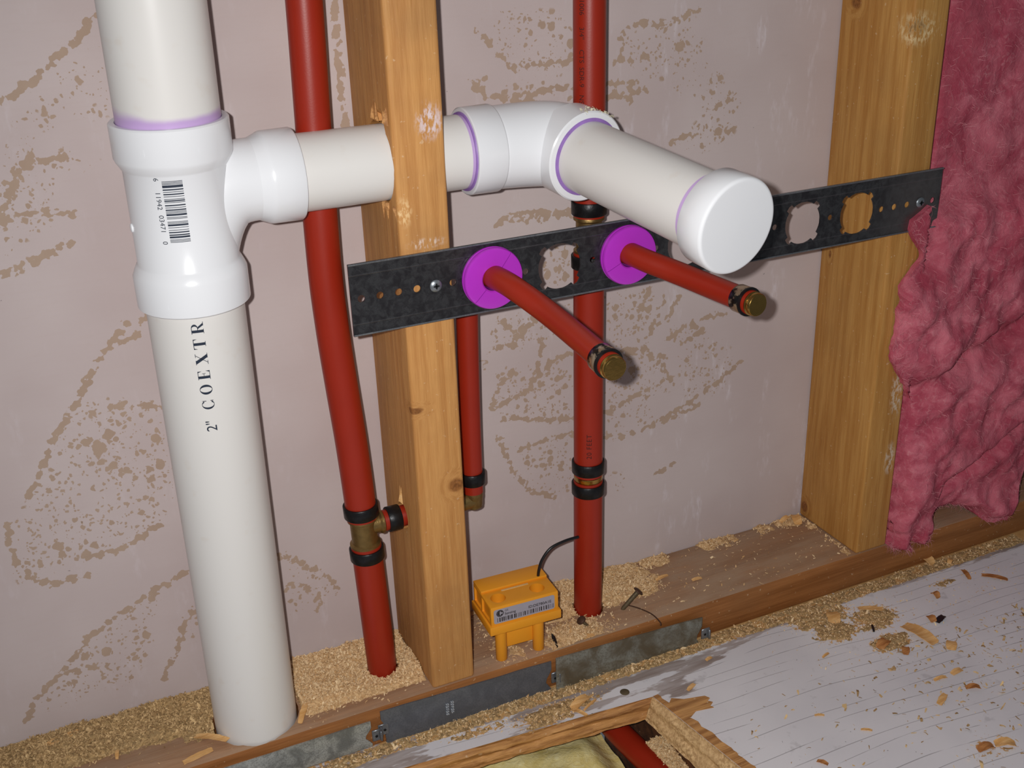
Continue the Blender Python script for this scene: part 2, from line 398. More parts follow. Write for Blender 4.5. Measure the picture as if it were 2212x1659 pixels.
# ---------------------------------------------------------------- drywall behind the studs
STROKES = [[(-0.234,0.496),(-0.216,0.505),(-0.193,0.522),(-0.181,0.53),(-0.169,0.543),(-0.164,0.546)],[(-0.241,0.432),(-0.228,0.456),(-0.216,0.456),(-0.201,0.459)],[(-0.241,0.442),(-0.25,0.418)],[(-0.257,0.382),(-0.238,0.387),(-0.222,0.393),(-0.209,0.398)],[(-0.25,0.418),(-0.232,0.422),(-0.208,0.419),(-0.202,0.415)],[(-0.216,0.458),(-0.224,0.462)],[(-0.164,0.342),(-0.178,0.321),(-0.193,0.32),(-0.211,0.302),(-0.228,0.276),(-0.244,0.258),(-0.258,0.234),(-0.272,0.213)],[(-0.183,0.332),(-0.193,0.321)],[(-0.29,0.194),(-0.29,0.154),(-0.273,0.137),(-0.24,0.136)],[(-0.24,0.151),(-0.216,0.152),(-0.202,0.157),(-0.184,0.166)],[(-0.203,0.271),(-0.183,0.27),(-0.171,0.263)],[(-0.168,0.117),(-0.191,0.11),(-0.229,0.094),(-0.253,0.08),(-0.272,0.06),(-0.299,0.038),(-0.311,0.019)],[(-0.179,0.071),(-0.188,0.048),(-0.203,0.023)],[(-0.172,0.08),(-0.167,0.073)],[(-0.275,0.054),(-0.251,0.052)],[(-0.097,0.111),(-0.079,0.098),(-0.06,0.081),(-0.05,0.063)],[(-0.095,0.078),(-0.081,0.077),(-0.066,0.064),(-0.07,0.046)],[(0.103,0.513),(0.121,0.498),(0.133,0.483),(0.156,0.485),(0.183,0.485)],[(0.221,0.48),(0.253,0.483)],[(0.231,0.507),(0.248,0.509),(0.27,0.505),(0.301,0.516)],[(0.227,0.502),(0.229,0.486)],[(0.097,0.478),(0.108,0.465),(0.128,0.461),(0.16,0.465),(0.21,0.465),(0.242,0.463)],[(0.181,0.456),(0.214,0.453),(0.253,0.456)],[(0.109,0.48),(0.097,0.473)],[(0.32,0.434),(0.339,0.443)],[(0.277,0.411),(0.3,0.414)],[(0.329,0.407),(0.339,0.415)],[(0.12,0.462),(0.152,0.456)],[(0.107,0.361),(0.129,0.369),(0.182,0.365)],[(0.128,0.364),(0.182,0.361)],[(0.103,0.255),(0.12,0.256),(0.143,0.273),(0.147,0.279)],[(0.105,0.201),(0.132,0.208),(0.16,0.233),(0.18,0.236)],[(0.113,0.281),(0.129,0.265)],[(0.151,0.252),(0.146,0.227)],[(0.257,0.282),(0.246,0.251)],[(0.274,0.273),(0.26,0.24),(0.27,0.247)],[(0.291,0.27),(0.277,0.25)],[(0.317,0.244),(0.34,0.243)],[(0.278,0.23),(0.302,0.241),(0.318,0.231),(0.293,0.222)],[(0.215,0.229),(0.253,0.227),(0.273,0.205),(0.286,0.184)],[(0.26,0.144),(0.3,0.159),(0.333,0.174),(0.361,0.192)],[(0.215,0.213),(0.244,0.225),(0.278,0.213)],[(0.109,0.191),(0.145,0.18),(0.179,0.173),(0.215,0.171),(0.259,0.185)],[(0.126,0.154),(0.153,0.158),(0.179,0.158),(0.23,0.142),(0.275,0.148),(0.316,0.156)],[(0.108,0.171),(0.114,0.151),(0.121,0.133),(0.134,0.111),(0.162,0.096)],[(0.271,0.094),(0.288,0.098)],[(0.159,0.198),(0.173,0.206)],[(0.101,0.202),(0.11,0.222),(0.124,0.232)],[(0.078,0.263),(0.098,0.242)],[(0.236,0.448),(0.223,0.457)]]
FILLS = [([(-0.216,0.503),(-0.193,0.519),(-0.167,0.528),(-0.16,0.501),(-0.163,0.48),(-0.21,0.473),(-0.232,0.48)],0.42),([(-0.238,0.464),(-0.195,0.46),(-0.176,0.45),(-0.198,0.443),(-0.222,0.424),(-0.209,0.416),(-0.235,0.403),(-0.252,0.393),(-0.25,0.418)],0.5),([(-0.231,0.277),(-0.202,0.278),(-0.167,0.266),(-0.17,0.183),(-0.186,0.167),(-0.23,0.15),(-0.292,0.144),(-0.289,0.192),(-0.252,0.233)],0.62),([(-0.191,0.108),(-0.203,0.081),(-0.207,0.055),(-0.23,0.026),(-0.277,0.025),(-0.305,0.024),(-0.271,0.059),(-0.238,0.088)],0.6),([(-0.095,0.106),(-0.064,0.087),(-0.048,0.058),(-0.068,0.041),(-0.096,0.05)],0.45),([(-0.185,0.282),(-0.169,0.263),(-0.175,0.257),(-0.19,0.272)],0.6),([(-0.181,0.078),(-0.168,0.083),(-0.171,0.047),(-0.18,0.064)],0.6),([(0.105,0.53),(0.169,0.525),(0.206,0.484),(0.169,0.48),(0.133,0.483),(0.114,0.509)],0.55),([(0.223,0.504),(0.296,0.513),(0.311,0.482),(0.285,0.458),(0.253,0.465),(0.227,0.486)],0.5),([(0.271,0.456),(0.311,0.475),(0.348,0.448),(0.343,0.409),(0.31,0.395),(0.277,0.405),(0.309,0.433)],0.45),([(0.151,0.337),(0.183,0.338),(0.185,0.301),(0.152,0.303)],0.65),([(0.104,0.282),(0.181,0.283),(0.18,0.255),(0.142,0.246),(0.103,0.258)],0.6),([(0.105,0.24),(0.18,0.229),(0.18,0.198),(0.105,0.199)],0.6),([(0.212,0.284),(0.266,0.283),(0.258,0.231),(0.22,0.225)],0.62),([(0.277,0.245),(0.317,0.238),(0.355,0.203),(0.342,0.162),(0.3,0.167),(0.283,0.217)],0.5),([(0.215,0.229),(0.258,0.224),(0.287,0.179),(0.235,0.162),(0.213,0.177)],0.55),([(0.105,0.205),(0.18,0.2),(0.179,0.166),(0.109,0.191)],0.55),([(0.121,0.161),(0.179,0.152),(0.178,0.097),(0.143,0.106)],0.55),([(0.21,0.113),(0.256,0.096),(0.225,0.084)],0.45),([(0.215,0.167),(0.259,0.171),(0.27,0.149),(0.215,0.145)],0.55),([(0.105,0.476),(0.181,0.479),(0.181,0.456),(0.12,0.462)],0.35),([(-0.239,0.473),(-0.21,0.476),(-0.224,0.462),(-0.241,0.461)],0.4)]
def seg_d(px, pz, a, b):
    ax, az = a; bx, bz = b; dx, dz = bx - ax, bz - az; L = dx * dx + dz * dz + 1e-12
    t = np.clip(((px - ax) * dx + (pz - az) * dz) / L, 0, 1)
    return np.hypot(px - ax - t * dx, pz - az - t * dz)
def poly_sd(px, pz, poly):
    d = np.full(px.shape, 9.); ins = np.zeros(px.shape, bool); n = len(poly)
    for i in range(n):
        a, b = poly[i], poly[(i + 1) % n]; d = np.minimum(d, seg_d(px, pz, a, b))
        c = ((a[1] > pz) != (b[1] > pz)) & (px < (b[0] - a[0]) * (pz - a[1]) / (b[1] - a[1] + 1e-12) + a[0]); ins ^= c
    return np.where(ins, -d, d)
xs = np.arange(-.55, 1.0, .0035); zs = np.arange(-.04, .80, .0035)
GX, GZ = np.meshgrid(xs, zs); nx, nz = len(xs), len(zs)
st = np.zeros(GX.shape); fi = np.zeros(GX.shape)
for s in STROKES + [[(-.006, .43), (-.006, .60)]]:
    for a, b in zip(s[:-1], s[1:]): st = np.maximum(st, np.clip(1.15 - seg_d(GX, GZ, a, b) / .0048, 0, 1))
for poly, dn in FILLS:
    fi = np.maximum(fi, dn * np.clip(.5 - poly_sd(GX, GZ, poly) / .012, 0, 1))
V = [(float(x), 0., float(z)) for z in zs for x in xs]
F = [(j * nx + i, j * nx + i + 1, (j + 1) * nx + i + 1, (j + 1) * nx + i) for j in range(nz - 1) for i in range(nx - 1)]
k0 = len(V); B = [(-.55, .0127, -.04), (float(xs[-1]), .0127, -.04), (float(xs[-1]), .0127, float(zs[-1])), (-.55, .0127, float(zs[-1]))]
V += B; c0, c1, c2, c3 = 0, nx - 1, nx * nz - 1, nx * (nz - 1)
F += [(k0, k0 + 3, k0 + 2, k0 + 1), tuple(range(nx - 1, -1, -1)) + (k0, k0 + 1), tuple(j * nx + nx - 1 for j in range(nz - 1, -1, -1)) + (k0 + 1, k0 + 2),
      tuple((nz - 1) * nx + i for i in range(nx)) + (k0 + 2, k0 + 3), tuple(j * nx for j in range(nz)) + (k0 + 3, k0)]
wall = mk('wall_back', (V, F), M['wall'], None, False); tag(wall, 'pinkish grey paper backing of drywall with tan glue smears behind the studs', 'wall', kind='structure')
pad = [0.] * 4
for nm, arr in (('stroke', st), ('fill', fi)):
    at = wall.data.attributes.new(nm, 'FLOAT', 'POINT'); at.data.foreach_set('value', list(arr.ravel()) + pad)

# ---------------------------------------------------------------- floor with the sawn opening
TL = (.1831, -.1404); BRr = (.2150, -.335); TLl = (-.12, -.118); BL = (-.10, -.335)
def lerp2(a, b, t): return (a[0] + (b[0] - a[0]) * t, a[1] + (b[1] - a[1]) * t)
X0, X1, Y0, Y1 = -.55, 1.05, -.75, .03
V = []; F = []; A_b = []; A_d = []
patch_d = [(.385, -.112, .05, .026, .72), (.43, -.138, .038, .026, .70), (.418, -.176, .030, .018, .74), (.385, -.140, .035, .022, .66), (.56, -.15, .05, .03, .36), (.50, -.21, .06, .05, .30), (.395, -.32, .05, .03, .45), (.47, -.30, .05, .04, .34), (.53, -.125, .03, .012, .48),
           (.10, -.118, .07, .014, .62), (.03, -.112, .05, .010, .55), (.56, -.24, .08, .06, .34), (.09, -.128, .04, .008, .62)]
def fattr(x, y):
    k_ = sst(.22, .34, x)
    bare = (.60 - .04 * k_) * (1 - sst(.0, .018 - .004 * k_, abs(y + .112 - .012 * k_) - .012 * (1 - k_) - .006 * k_ - .012 * sst(.3, -.2, x)))
    bare = max(bare, .60 * (1 - sst(.0, .035, math.hypot((x - .21) * .8, (y + .142) * 1.4) - .004)))
    hole = (x - .02) / .055; h2 = (y + .118) / .009
    bare *= (1 - .75 * math.exp(-hole * hole - h2 * h2)) * (1 - .6 * math.exp(-((x - .175) / .03) ** 2 - ((y + .122) / .006) ** 2))
    d = .70 * (1 - sst(.0, .010, abs(y + .094) - .008)) * (1 if x > -.02 else .75)
    for cx, cy, rx, ry, a in patch_d: d = max(d, a * math.exp(-((x - cx) / rx) ** 2 - ((y - cy) / ry) ** 2))
    d = max(d, .30 * sst(.30, .6, x))
    g = max(abs(x - .2115) / .0135, 0); gy = -.1600 - (x - .20) * .45
    return bare, d
def patch(P, nu, nv, z):
    k = len(V)
    for j in range(nv + 1):
        for i in range(nu + 1):
            a = lerp2(P[0], P[1], i / nu); b = lerp2(P[3], P[2], i / nu); q = lerp2(a, b, j / nv)
            V.append((q[0], q[1], z)); e = fattr(*q); A_b.append(e[0]); A_d.append(e[1])
    for j in range(nv):
        for i in range(nu):
            f = (k + j * (nu + 1) + i, k + j * (nu + 1) + i + 1, k + (j + 1) * (nu + 1) + i + 1, k + (j + 1) * (nu + 1) + i)
            F.append(f)
ZF = -.038
patch([(X0, -.09), (X1, -.09), (X1, Y1), (X0, Y1)], 20, 2, ZF)
patch([(X0, TLl[1]), TLl, (TLl[0], -.09), (X0, -.09)], 60, 10, ZF)
patch([TLl, TL, (TL[0], -.09), (TLl[0], -.09)], 110, 20, ZF)
patch([TL, (X1, TL[1] ), (X1, -.09), (TL[0], -.09)], 220, 18, ZF)
patch([BRr, (X1, BRr[1]), (X1, TL[1]), TL], 220, 50, ZF)
patch([(X0, BL[1]), BL, TLl, (X0, TLl[1])], 40, 20, ZF)
patch([(X0, Y0), (X1, Y0), (X1, BRr[1]), (X0, BL[1])], 120, 40, ZF)
floor = mk('floor', (V, F), M['floor'], None, False); tag(floor, 'worn white painted plank floor strewn with sawdust', 'floor', kind='structure')
for nm, arr in (('bare', A_b), ('dust', A_d)):
    at = floor.data.attributes.new(nm, 'FLOAT', 'POINT'); at.data.foreach_set('value', arr)
# sawn plywood edges, ragged
def cutwall(a, b, ab, bb, z0, z1, nu, nv, jag, sd):
    V = []; F = []
    for j in range(nv + 1):
        for i in range(nu + 1):
            t = i / nu; s = j / nv; p = lerp2(a, b, t); q = lerp2(ab, bb, t); r = lerp2(p, q, s)
            k = fbm(t * 14 + sd, s * 5, 0) * jag * (0 if j == 0 else 1) + (jag * .8 * math.sin(s * 14) if 0 < j < nv else 0)
            V.append((r[0] + k * .6, r[1] + k, z0 + (z1 - z0) * s))
    for j in range(nv):
        for i in range(nu): F.append((j * (nu + 1) + i, j * (nu + 1) + i + 1, (j + 1) * (nu + 1) + i + 1, (j + 1) * (nu + 1) + i))
    # back skin for thickness
    k = len(V); n = np.array(V); off = np.array([.004, .006, 0]); V += [tuple(p + off) for p in n]
    m = len(F); F += [tuple(i + k for i in reversed(f)) for f in F[:m]]
    return V, F
trim = thing('trim_1', (.03, -.13, -.063), 'raw sawn plywood edge around the opening cut in the floor', 'floor edge'); trim['kind'] = 'structure'
mk('back_edge', cutwall(TLl, TL, (TLl[0], -.114), (.178, -.137), ZF, -.064, 160, 14, .0016, 1), M['ply'], trim)
mk('side_edge', cutwall(TL, BRr, (.178, -.137), (.197, -.335), ZF, -.064, 100, 14, .0016, 5), M['dust'], trim)
mk('left_edge', cutwall(BL, TLl, (BL[0] + .003, BL[1]), (TLl[0] + .003, -.114), ZF, -.064, 50, 8, .001, 9), M['ply'], trim)
mk('near_edge', cutwall(BRr, BL, (BRr[0] - .003, -.332), (BL[0], -.332), ZF, -.064, 50, 8, .001, 9), M['ply'], trim)
# splintered kerf running right from the corner of the opening: a shallow raw patch
kv = [(.196, -.1500), (.205, -.1560), (.2235, -.1605), (.226, -.165), (.222, -.1668), (.2252, -.1705), (.2205, -.1735), (.2222, -.1765), (.206, -.1735), (.198, -.178), (.1915, -.172), (.187, -.1585)]
kerf = mk('splintered_kerf', ([(x, y, ZF + .0007) for x, y in kv] + [(x, y, ZF - .002) for x, y in kv], [tuple(range(len(kv)))[::-1]] + [(i, (i + 1) % len(kv), (i + 1) % len(kv) + len(kv), i + len(kv)) for i in range(len(kv))]), M['ply'], trim, False)
# rim of raw wood along the right side of the opening
rim = []; n = 60
for i in range(n + 1):
    t = i / n; p = lerp2(TL, BRr, t); rim.append((p[0] + .004 + .0035 * (fbm(t * 40, 3) + .3) + .004 * sst(.05, .3, t), p[1]))
V = [(lerp2(TL, BRr, i / n)[0], lerp2(TL, BRr, i / n)[1], ZF + .0004) for i in range(n + 1)] + [(x, y, ZF + .0008) for x, y in rim]
mk('split_rim', (V, [(i, n + 1 + i, n + 2 + i, i + 1) for i in range(n)]), M['ply'], trim, False)
joist = mk('floor_joist', bevel_box(.196, .234, -.70, -.03, -.26, -.066, .002), M['joist']); tag(joist, 'dark wooden joist seen inside the opening in the floor', 'joist')

# yellow glass wool and red tube under the floor
def blob_grid(x0, x1, y0, y1, zf, nu, nv, zbot):
    V = []; F = []
    for j in range(nv + 1):
        for i in range(nu + 1):
            x = x0 + (x1 - x0) * i / nu; y = y0 + (y1 - y0) * j / nv; V.append((x, y, zf(x, y)))
    for j in range(nv):
        for i in range(nu): F.append((j * (nu + 1) + i, j * (nu + 1) + i + 1, (j + 1) * (nu + 1) + i + 1, (j + 1) * (nu + 1) + i))
    ring = [i for i in range(nu + 1)] + [j * (nu + 1) + nu for j in range(1, nv + 1)] + [nv * (nu + 1) + i for i in range(nu - 1, -1, -1)] + [j * (nu + 1) for j in range(nv - 1, 0, -1)]
    k = len(V); V += [(V[i][0], V[i][1], zbot) for i in ring]; m = len(ring)
    F += [(ring[i], k + i, k + (i + 1) % m, ring[(i + 1) % m]) for i in range(m)]; F.append(tuple(k + i for i in range(m)))
    return V, F
yb = mk('yellow_insulation', blob_grid(-.30, .1575, -.55, -.035, lambda x, y: -.088 + .008 * fbm(x * 18, y * 18) - .020 * sst(.125, .157, x), 120, 120, -.16), M['batt'])
tag(yb, 'pale yellow glass wool filling the opening in the floor', 'insulation')
bb = mk('trim_2', bevel_box(-.40, .45, -.75, .01, -.275, -.262, 0), M['joist'], None, False); tag(bb, 'dark underside closing the joist bay under the floor', 'bay bottom', kind='structure')
ut = mk('heating_tube', tube(spline([(.168, -.03, -.103), (.1695, -.10, -.1), (.1725, -.132, -.1), (.1760, -.165, -.1), (.179, -.25, -.1), (.180, -.50, -.1)], 8), .0115), M['pex'])
tag(ut, 'red plastic tube running beside yellow wool inside the floor opening', 'pipe')

# ---------------------------------------------------------------- bottom plate and studs
AX = [(-.1415, -.054, -.06), (-.1415, -.054, 0), (-.1405, -.062, .30), (-.1395, -.070, .556), (-.1388, -.074, .72)]
def stack_ax(z):
    for a, b in zip(AX[:-1], AX[1:]):
        if z <= b[2] or b is AX[-1]:
            t = (z - a[2]) / (b[2] - a[2]); return (a[0] + (b[0] - a[0]) * t, a[1] + (b[1] - a[1]) * t)
def ragged(o, axis, r, L, jag=.0015, n=60):
    a, b, d = frame(axis); o = Vector(o); V = []
    for h in (0, L):
        for i in range(n):
            t = 2 * math.pi * i / n; rr = r + jag * fbm(math.cos(t) * 4 + r * 90, math.sin(t) * 4, L * 7)
            V.append(o + d * h + (a * math.cos(t) + b * math.sin(t)) * rr)
    return V, [(i, (i + 1) % n, (i + 1) % n + n, i + n) for i in range(n)] + [tuple(range(n - 1, -1, -1)), tuple(range(n, 2 * n))]
plate = mk('bottom_plate', bevel_box(-.55, 1.0, -.089, -.0003, -.038, 0, .0025), M['plate_wood'])
tag(plate, 'long dirty wooden bottom plate lying along the foot of the wall', 'lumber')
cut(plate, [ragged((-.1415, -.0535, -.05), (0, 0, 1), .0345, .10, .0012), ragged((-.0286, -.045, -.05), (0, 0, 1), .0142, .10, .001), ragged((.1700, -.046, -.05), (0, 0, 1), .0145, .10, .001)])
S0, S1 = .4460, .4840
stud_a = mk('wall_stud', bevel_box(0, .038, -.089, -.0003, 0.0002, .72, .0028, 3), M['stud_a'])
tag(stud_a, 'honey coloured wooden stud drilled for the white drain pipe branch', 'stud', 'wall studs')
cut(stud_a, [ragged((-.01, -.0585, .4392), (1, 0, 0), .0290, .06, .0008), ragged((-.01, -.045, .146), (1, 0, 0), .0118, .06, .0006),
             ([(-.002, -.077, .462), (-.002, -.060, .462), (-.002, -.055, .476), (-.002, -.069, .4805), (.0052, -.074, .462), (.0052, -.061, .462), (.0042, -.057, .472), (.0036, -.068, .475)], [(0, 1, 2, 3), (7, 6, 5, 4), (0, 4, 5, 1), (1, 5, 6, 2), (2, 6, 7, 3), (3, 7, 4, 0)])])
# splintered notches round the hole on the stud's left face
def splinter(o, y0, y1, z0, z1, n=7, sd=1):
    rnd = random.Random(sd); mb = MB()
    for i in range(n):
        y = y0 + (y1 - y0) * rnd.random(); L = (z1 - z0) * rnd.uniform(.3, 1); w_ = rnd.uniform(.0006, .002); tlt = rnd.uniform(-.002, .002); o_ = rnd.uniform(.0006, .0028)
        mb.add(([(o, y - w_, z0), (o, y + w_, z0), (o - o_, y, z0 + L * .12), (o - .0004, y + tlt, z0 + L), (o + .0006, y, z0 + L * .4)], [(0, 1, 2), (1, 3, 2), (3, 0, 2), (0, 3, 4), (3, 1, 4), (0, 4, 1)]))
    return mb.d
mk('splinters', splinter(.0002, -.083, -.050, .4680, .482, 9, 3), M['ply'], stud_a)
mk('splinters', splinter(.0002, -.086, -.060, .4130, .397, 10, 5), M['ply'], stud_a)
mk('splinters', splinter(.0002, -.048, -.040, .157, .176, 6, 6), M['chip'], stud_a)
stud_b = mk('wall_stud', bevel_box(S0, S1, -.089, -.0003, 0.0002, .72, .0028, 3), M['stud_b'])
tag(stud_b, 'darker amber wooden stud on the right beside the pink insulation', 'stud', 'wall studs')

# ---------------------------------------------------------------- white drain pipe
def with_primer(o, fn):
    at = o.data.attributes.new('primer', 'FLOAT', 'POINT'); mw = wpos(o)
    at.data.foreach_set('value', [fn(v.co + mw) for v in o.data.vertices]); return o
drain = thing('drain_pipe', (-.1415, -.054, 0), 'white plastic drain pipe with barcoded tee and capped arm passing through the stud', 'pipe')
PR = .0326
lp = mk('lower_pipe', tube([(*stack_ax(z), z) for z in np.linspace(-.06, .385, 24)], PR, 72), M['pvc_pipe'], drain)
with_primer(lp, lambda p: 0)
TZ1, TZ2 = .4865, .3640   # top and bottom rims of the tee (on the axis)
up_ = mk('upper_pipe', tube([(*stack_ax(z), z) for z in list(np.linspace(.467, .527, 26)) + list(np.linspace(.535, .72, 10))], PR, 72), M['pvc_pipe'], drain)
with_primer(up_, lambda p: max(0, 1.25 - (p.z - TZ1) / .0088 * (1 + .5 * math.sin((p.x + .14) * 60 + 1.2))) if p.z > TZ1 - .001 else 1)
tx, ty = stack_ax(.425); tdir = (Vector((*stack_ax(.49), .49)) - Vector((*stack_ax(.36), .36))).normalized()
tb = Vector((*stack_ax(TZ2), TZ2)); TL_ = (TZ1 - TZ2) / tdir.z
HR = .0373; BR = .0330
prof = [(PR, 0), (HR - .0008, 0), (HR, .0008), (HR, .0215), (HR - .0012, .0245), (BR + .0012, .0285), (BR, .030), (BR, TL_ - .030), (BR + .001, TL_ - .0285), (HR - .001, TL_ - .0245), (HR, TL_ - .022), (HR, TL_ - .001), (HR - .001, TL_), (PR + .0006, TL_), (PR, TL_ - .002)]
tee = MB().add(lathe(prof, tb, tdir, 96, closed=True))
BZ = .4392; BY = -.0600
arcp = []
Q = [Vector((-.1325, -.0625, .384)), Vector((-.130, -.062, .420)), Vector((-.122, BY, BZ)), Vector((-.094, BY, BZ))]
for i in range(14):
    t = i / 13; arcp.append(Q[0] * (1 - t) ** 3 + Q[1] * 3 * t * (1 - t) ** 2 + Q[2] * 3 * t * t * (1 - t) + Q[3] * t ** 3)
arcp += [Vector((-.086, BY, BZ))]
rr = [.0235, .0245, .0255, .0264, .0272, .0278, .0282, .0284, .0285, .0284, .0282, .0280, .0278, .0276, .0275]
tee.add(tube(arcp, rr, 64))
tee.add(lathe([(.0265, 0), (.0275, 0), (.0298, .0055), (.0308, .0075), (.0312, .0095), (.0314, .0285), (.0308, .0295), (.0272, .0298), (.0266, .028)], (-.0905, BY, BZ), (1, 0, 0), 80, closed=True))
for z in (.370, .470):   # moulded rim ticks
    for ph in (-.62, .28):
        c = stack_ax(z); r_ = HR + .0001
        q = lambda p_, h: (c[0] + r_ * math.sin(p_), c[1] - r_ * math.cos(p_), z + h)
        q2 = lambda p_, h: (c[0] + (r_ - .001) * math.sin(p_), c[1] - (r_ - .001) * math.cos(p_), z + h)
        tee.add(([q(ph - .006, 0), q(ph + .006, 0), q(ph + .006, .011), q(ph - .006, .011), q2(ph - .006, 0), q2(ph + .006, 0), q2(ph + .006, .011), q2(ph - .006, .011)], [(0, 1, 2, 3), (0, 4, 5, 1), (1, 5, 6, 2), (2, 6, 7, 3), (3, 7, 4, 0)]))
# small moulded boss on the left
tee.add(lathe([(.0, .0), (.0028, -.0002), (.0030, .001), (0.0022, .0016), (0, .0017)], (stack_ax(.420)[0] - BR * .985, stack_ax(.420)[1] - .003, .420), (-1, 0, 0), 20))
tee_o = mk('sanitary_tee', tee.d, M['fitting'], drain)
# barcode (UPC-A 6 11942 03471 0)
Lc = ['0001101', '0011001', '0010011', '0111101', '0100011', '0110001', '0101111', '0111011', '0110111', '0001011']
code = '611942034710'; bits = '101' + ''.join(Lc[int(c)] for c in code[:6]) + '01010' + ''.join(''.join('1' if b == '0' else '0' for b in Lc[int(c)]) for c in code[6:]) + '101'
tl = .0395; mod = tl / len(bits); V = []; F = []; i = 0
while i < len(bits):
    if bits[i] == '1':
        j = i
        while j < len(bits) and bits[j] == '1': j += 1
        k = len(V); V += [(i * mod, -.0063), (j * mod - .00003, -.0063), (j * mod - .00003, .0063), (i * mod, .0063)]; F.append((k, k + 1, k + 2, k + 3)); i = j
    else: i += 1
bar = mk('barcode', wrap(V, F, stack_ax, .4536, math.radians(-14), BR + .00025), M['ink'], tee_o, False); bar['label'] = 'dark printed barcode'
mbt = MB()
for s_, z in (('6', .4548), ('11942', .4413), ('03471', .4263), ('0', .4140)):
    tv, tf = text_mesh(s_, .0046, 1.02); mbt.add(wrap(tv, tf, stack_ax, z, math.radians(-31), BR + .00025))
mk('digits', mbt.d, M['ink'], tee_o, False)
# COEXTR in a serif face, reading upwards on the lower pipe
def ell(cx, cy, rx, ry, a0, a1, n=26): return [(cx + rx * math.cos(math.radians(a0 + (a1 - a0) * i / n)), cy + ry * math.sin(math.radians(a0 + (a1 - a0) * i / n))) for i in range(n + 1)]
def ring(cx, cy, rx, ry, ix, iy, a0=0, a1=360, dx=0):
    A = ell(cx, cy, rx, ry, a0, a1); B_ = ell(cx + dx, cy, ix, iy, a0, a1); n = len(A)
    return A + B_, [(i, i + 1, n + i + 1, n + i) for i in range(n - 1)]
def polyl(*ps):
    V = []; F = []
    for p in ps: k = len(V); V += p; F.append(tuple(range(k, k + len(p))))
    return V, F
def rect(a, b, c, d): return [(a, c), (b, c), (b, d), (a, d)]
GL = {  # unit height 1
 'C': (1.0, [ring(.48, .5, .44, .52, .26, .48, 38, 322), polyl([(.80, .62), (.86, .62), (.86, 1.0), (.80, .88)], rect(.80, .86, .04, .28))]),
 'O': (1.12, [ring(.50, .5, .46, .52, .25, .48)]),
 'E': (.95, [polyl(rect(.14, .38, 0, 1), rect(.04, .42, .96, 1), rect(.04, .85, 0, .045), rect(.04, .82, .955, 1), rect(.3, .62, .48, .52), [(.58, .36), (.62, .36), (.62, .64), (.58, .64)], [(.70, .96), (.82, .66), (.82, .96)], [(.72, .04), (.85, .36), (.85, .04)])]),
 'X': (1.12, [polyl([(.10, .97), (.40, .97), (.96, .03), (.66, .03)], [(.86, .97), (.92, .97), (.24, .03), (.18, .03)], rect(.03, .45, .96, 1), rect(.70, 1.04, .96, 1), rect(.03, .40, 0, .04), rect(.62, 1.06, 0, .04))]),
 'T': (1.02, [polyl(rect(.39, .63, 0, 1), rect(.05, .96, .95, 1), rect(.28, .73, 0, .04), [(.05, .96), (.05, .66), (.16, .96)], [(.96, .96), (.96, .66), (.85, .96)])]),
 'R': (1.08, [polyl(rect(.14, .38, 0, 1), rect(.04, .55, .95, 1), rect(.04, .45, 0, .04), rect(.33, .58, .46, .51), [(.46, .48), (.66, .46), (.98, .02), (.76, .02)], rect(.74, 1.08, 0, .045)), tuple(ring(.54, .73, .36, .27, .18, .22, -90, 90))])}
mbt = MB(); u = 0; H = .0080
for ch in 'COEXTR':
    wd, shapes = GL[ch]
    for V, F in shapes:
        V = [(u + x * H, (y - .5) * H) for x, y in V]
        d = wrap(V, F, stack_ax, .2950, math.radians(-10), PR + .00025, False, .0012); 
        keep = [f for f in d[1] if max(d[0][i][2] for i in f) < .3655]; mbt.add((d[0], keep))
    u += H * 1.385
mk('lettering', mbt.d, M['ink'], lp, False)
tv, tf = text_mesh('2"', .0100); mk('lettering', wrap(tv, tf, stack_ax, .2825, math.radians(-9), PR + .00025, False), M['ink'], lp, False)
# branch pipe, elbow, arm, cap
bp = mk('branch_pipe', tube([(x, BY, BZ) for x in list(np.linspace(-.07, .05, 10)) + [.058, .0585, .059, .0595, .060, .0605, .061, .064, .075]], .0266, 64), M['pvc_pipe'], drain)
with_primer(bp, lambda p: 1 if p.x > .0592 else 0)
HB = Vector((.1440, -.0975, .4324)); CB = Vector((.1655, -.2280, .4165)); AD = (CB - HB).normalized()
el = MB(); prb = .0334
el.add(lathe([(.0270, 0), (.0305, 0), (.0314, .0008), (.0317, .0215), (.0312, .0225), (.0300, .0232), (.0285, .026)], (.0625, BY, BZ), (1, 0, 0), 80))
p0 = Vector((.080, BY, BZ)); p3 = HB - AD * .020; c_ = Vector((.139, BY - .002, BZ - .0005))
path = []
for i in range(21):
    t = i / 20; path.append(p0 * (1 - t) ** 3 + (p0.lerp(c_, .72)) * 3 * t * (1 - t) ** 2 + (c_.lerp(p3, .12)) * 3 * t * t * (1 - t) + p3 * t ** 3)
el.add(tube(path, [.0298 + .0012 * math.sin(math.pi * i / 20) for i in range(21)], 64))
el.add(lathe([(.028, -.030), (.0300, -.0262), (.0328, -.0242), (prb, -.0235), (prb, -.0010), (prb - .001, 0), (.0278, 0), (.0272, -.0015)], HB, AD, 96, closed=True))
el_o = mk('elbow_fitting', el.d, M['fitting'], drain)
mk('primer_ring', lathe([(.0266, -.0008), (.0281, -.0008), (.0284, .0003), (.0266, .0006)], (.0622, BY, BZ), (1, 0, 0), 72, closed=True), M['primer'], el_o)
mk('primer_ring', lathe([(.0263, -.0004), (.0286, -.0004), (.0286, .0003), (.0263, .0010)], HB, AD, 72, closed=True), M['primer'], el_o)
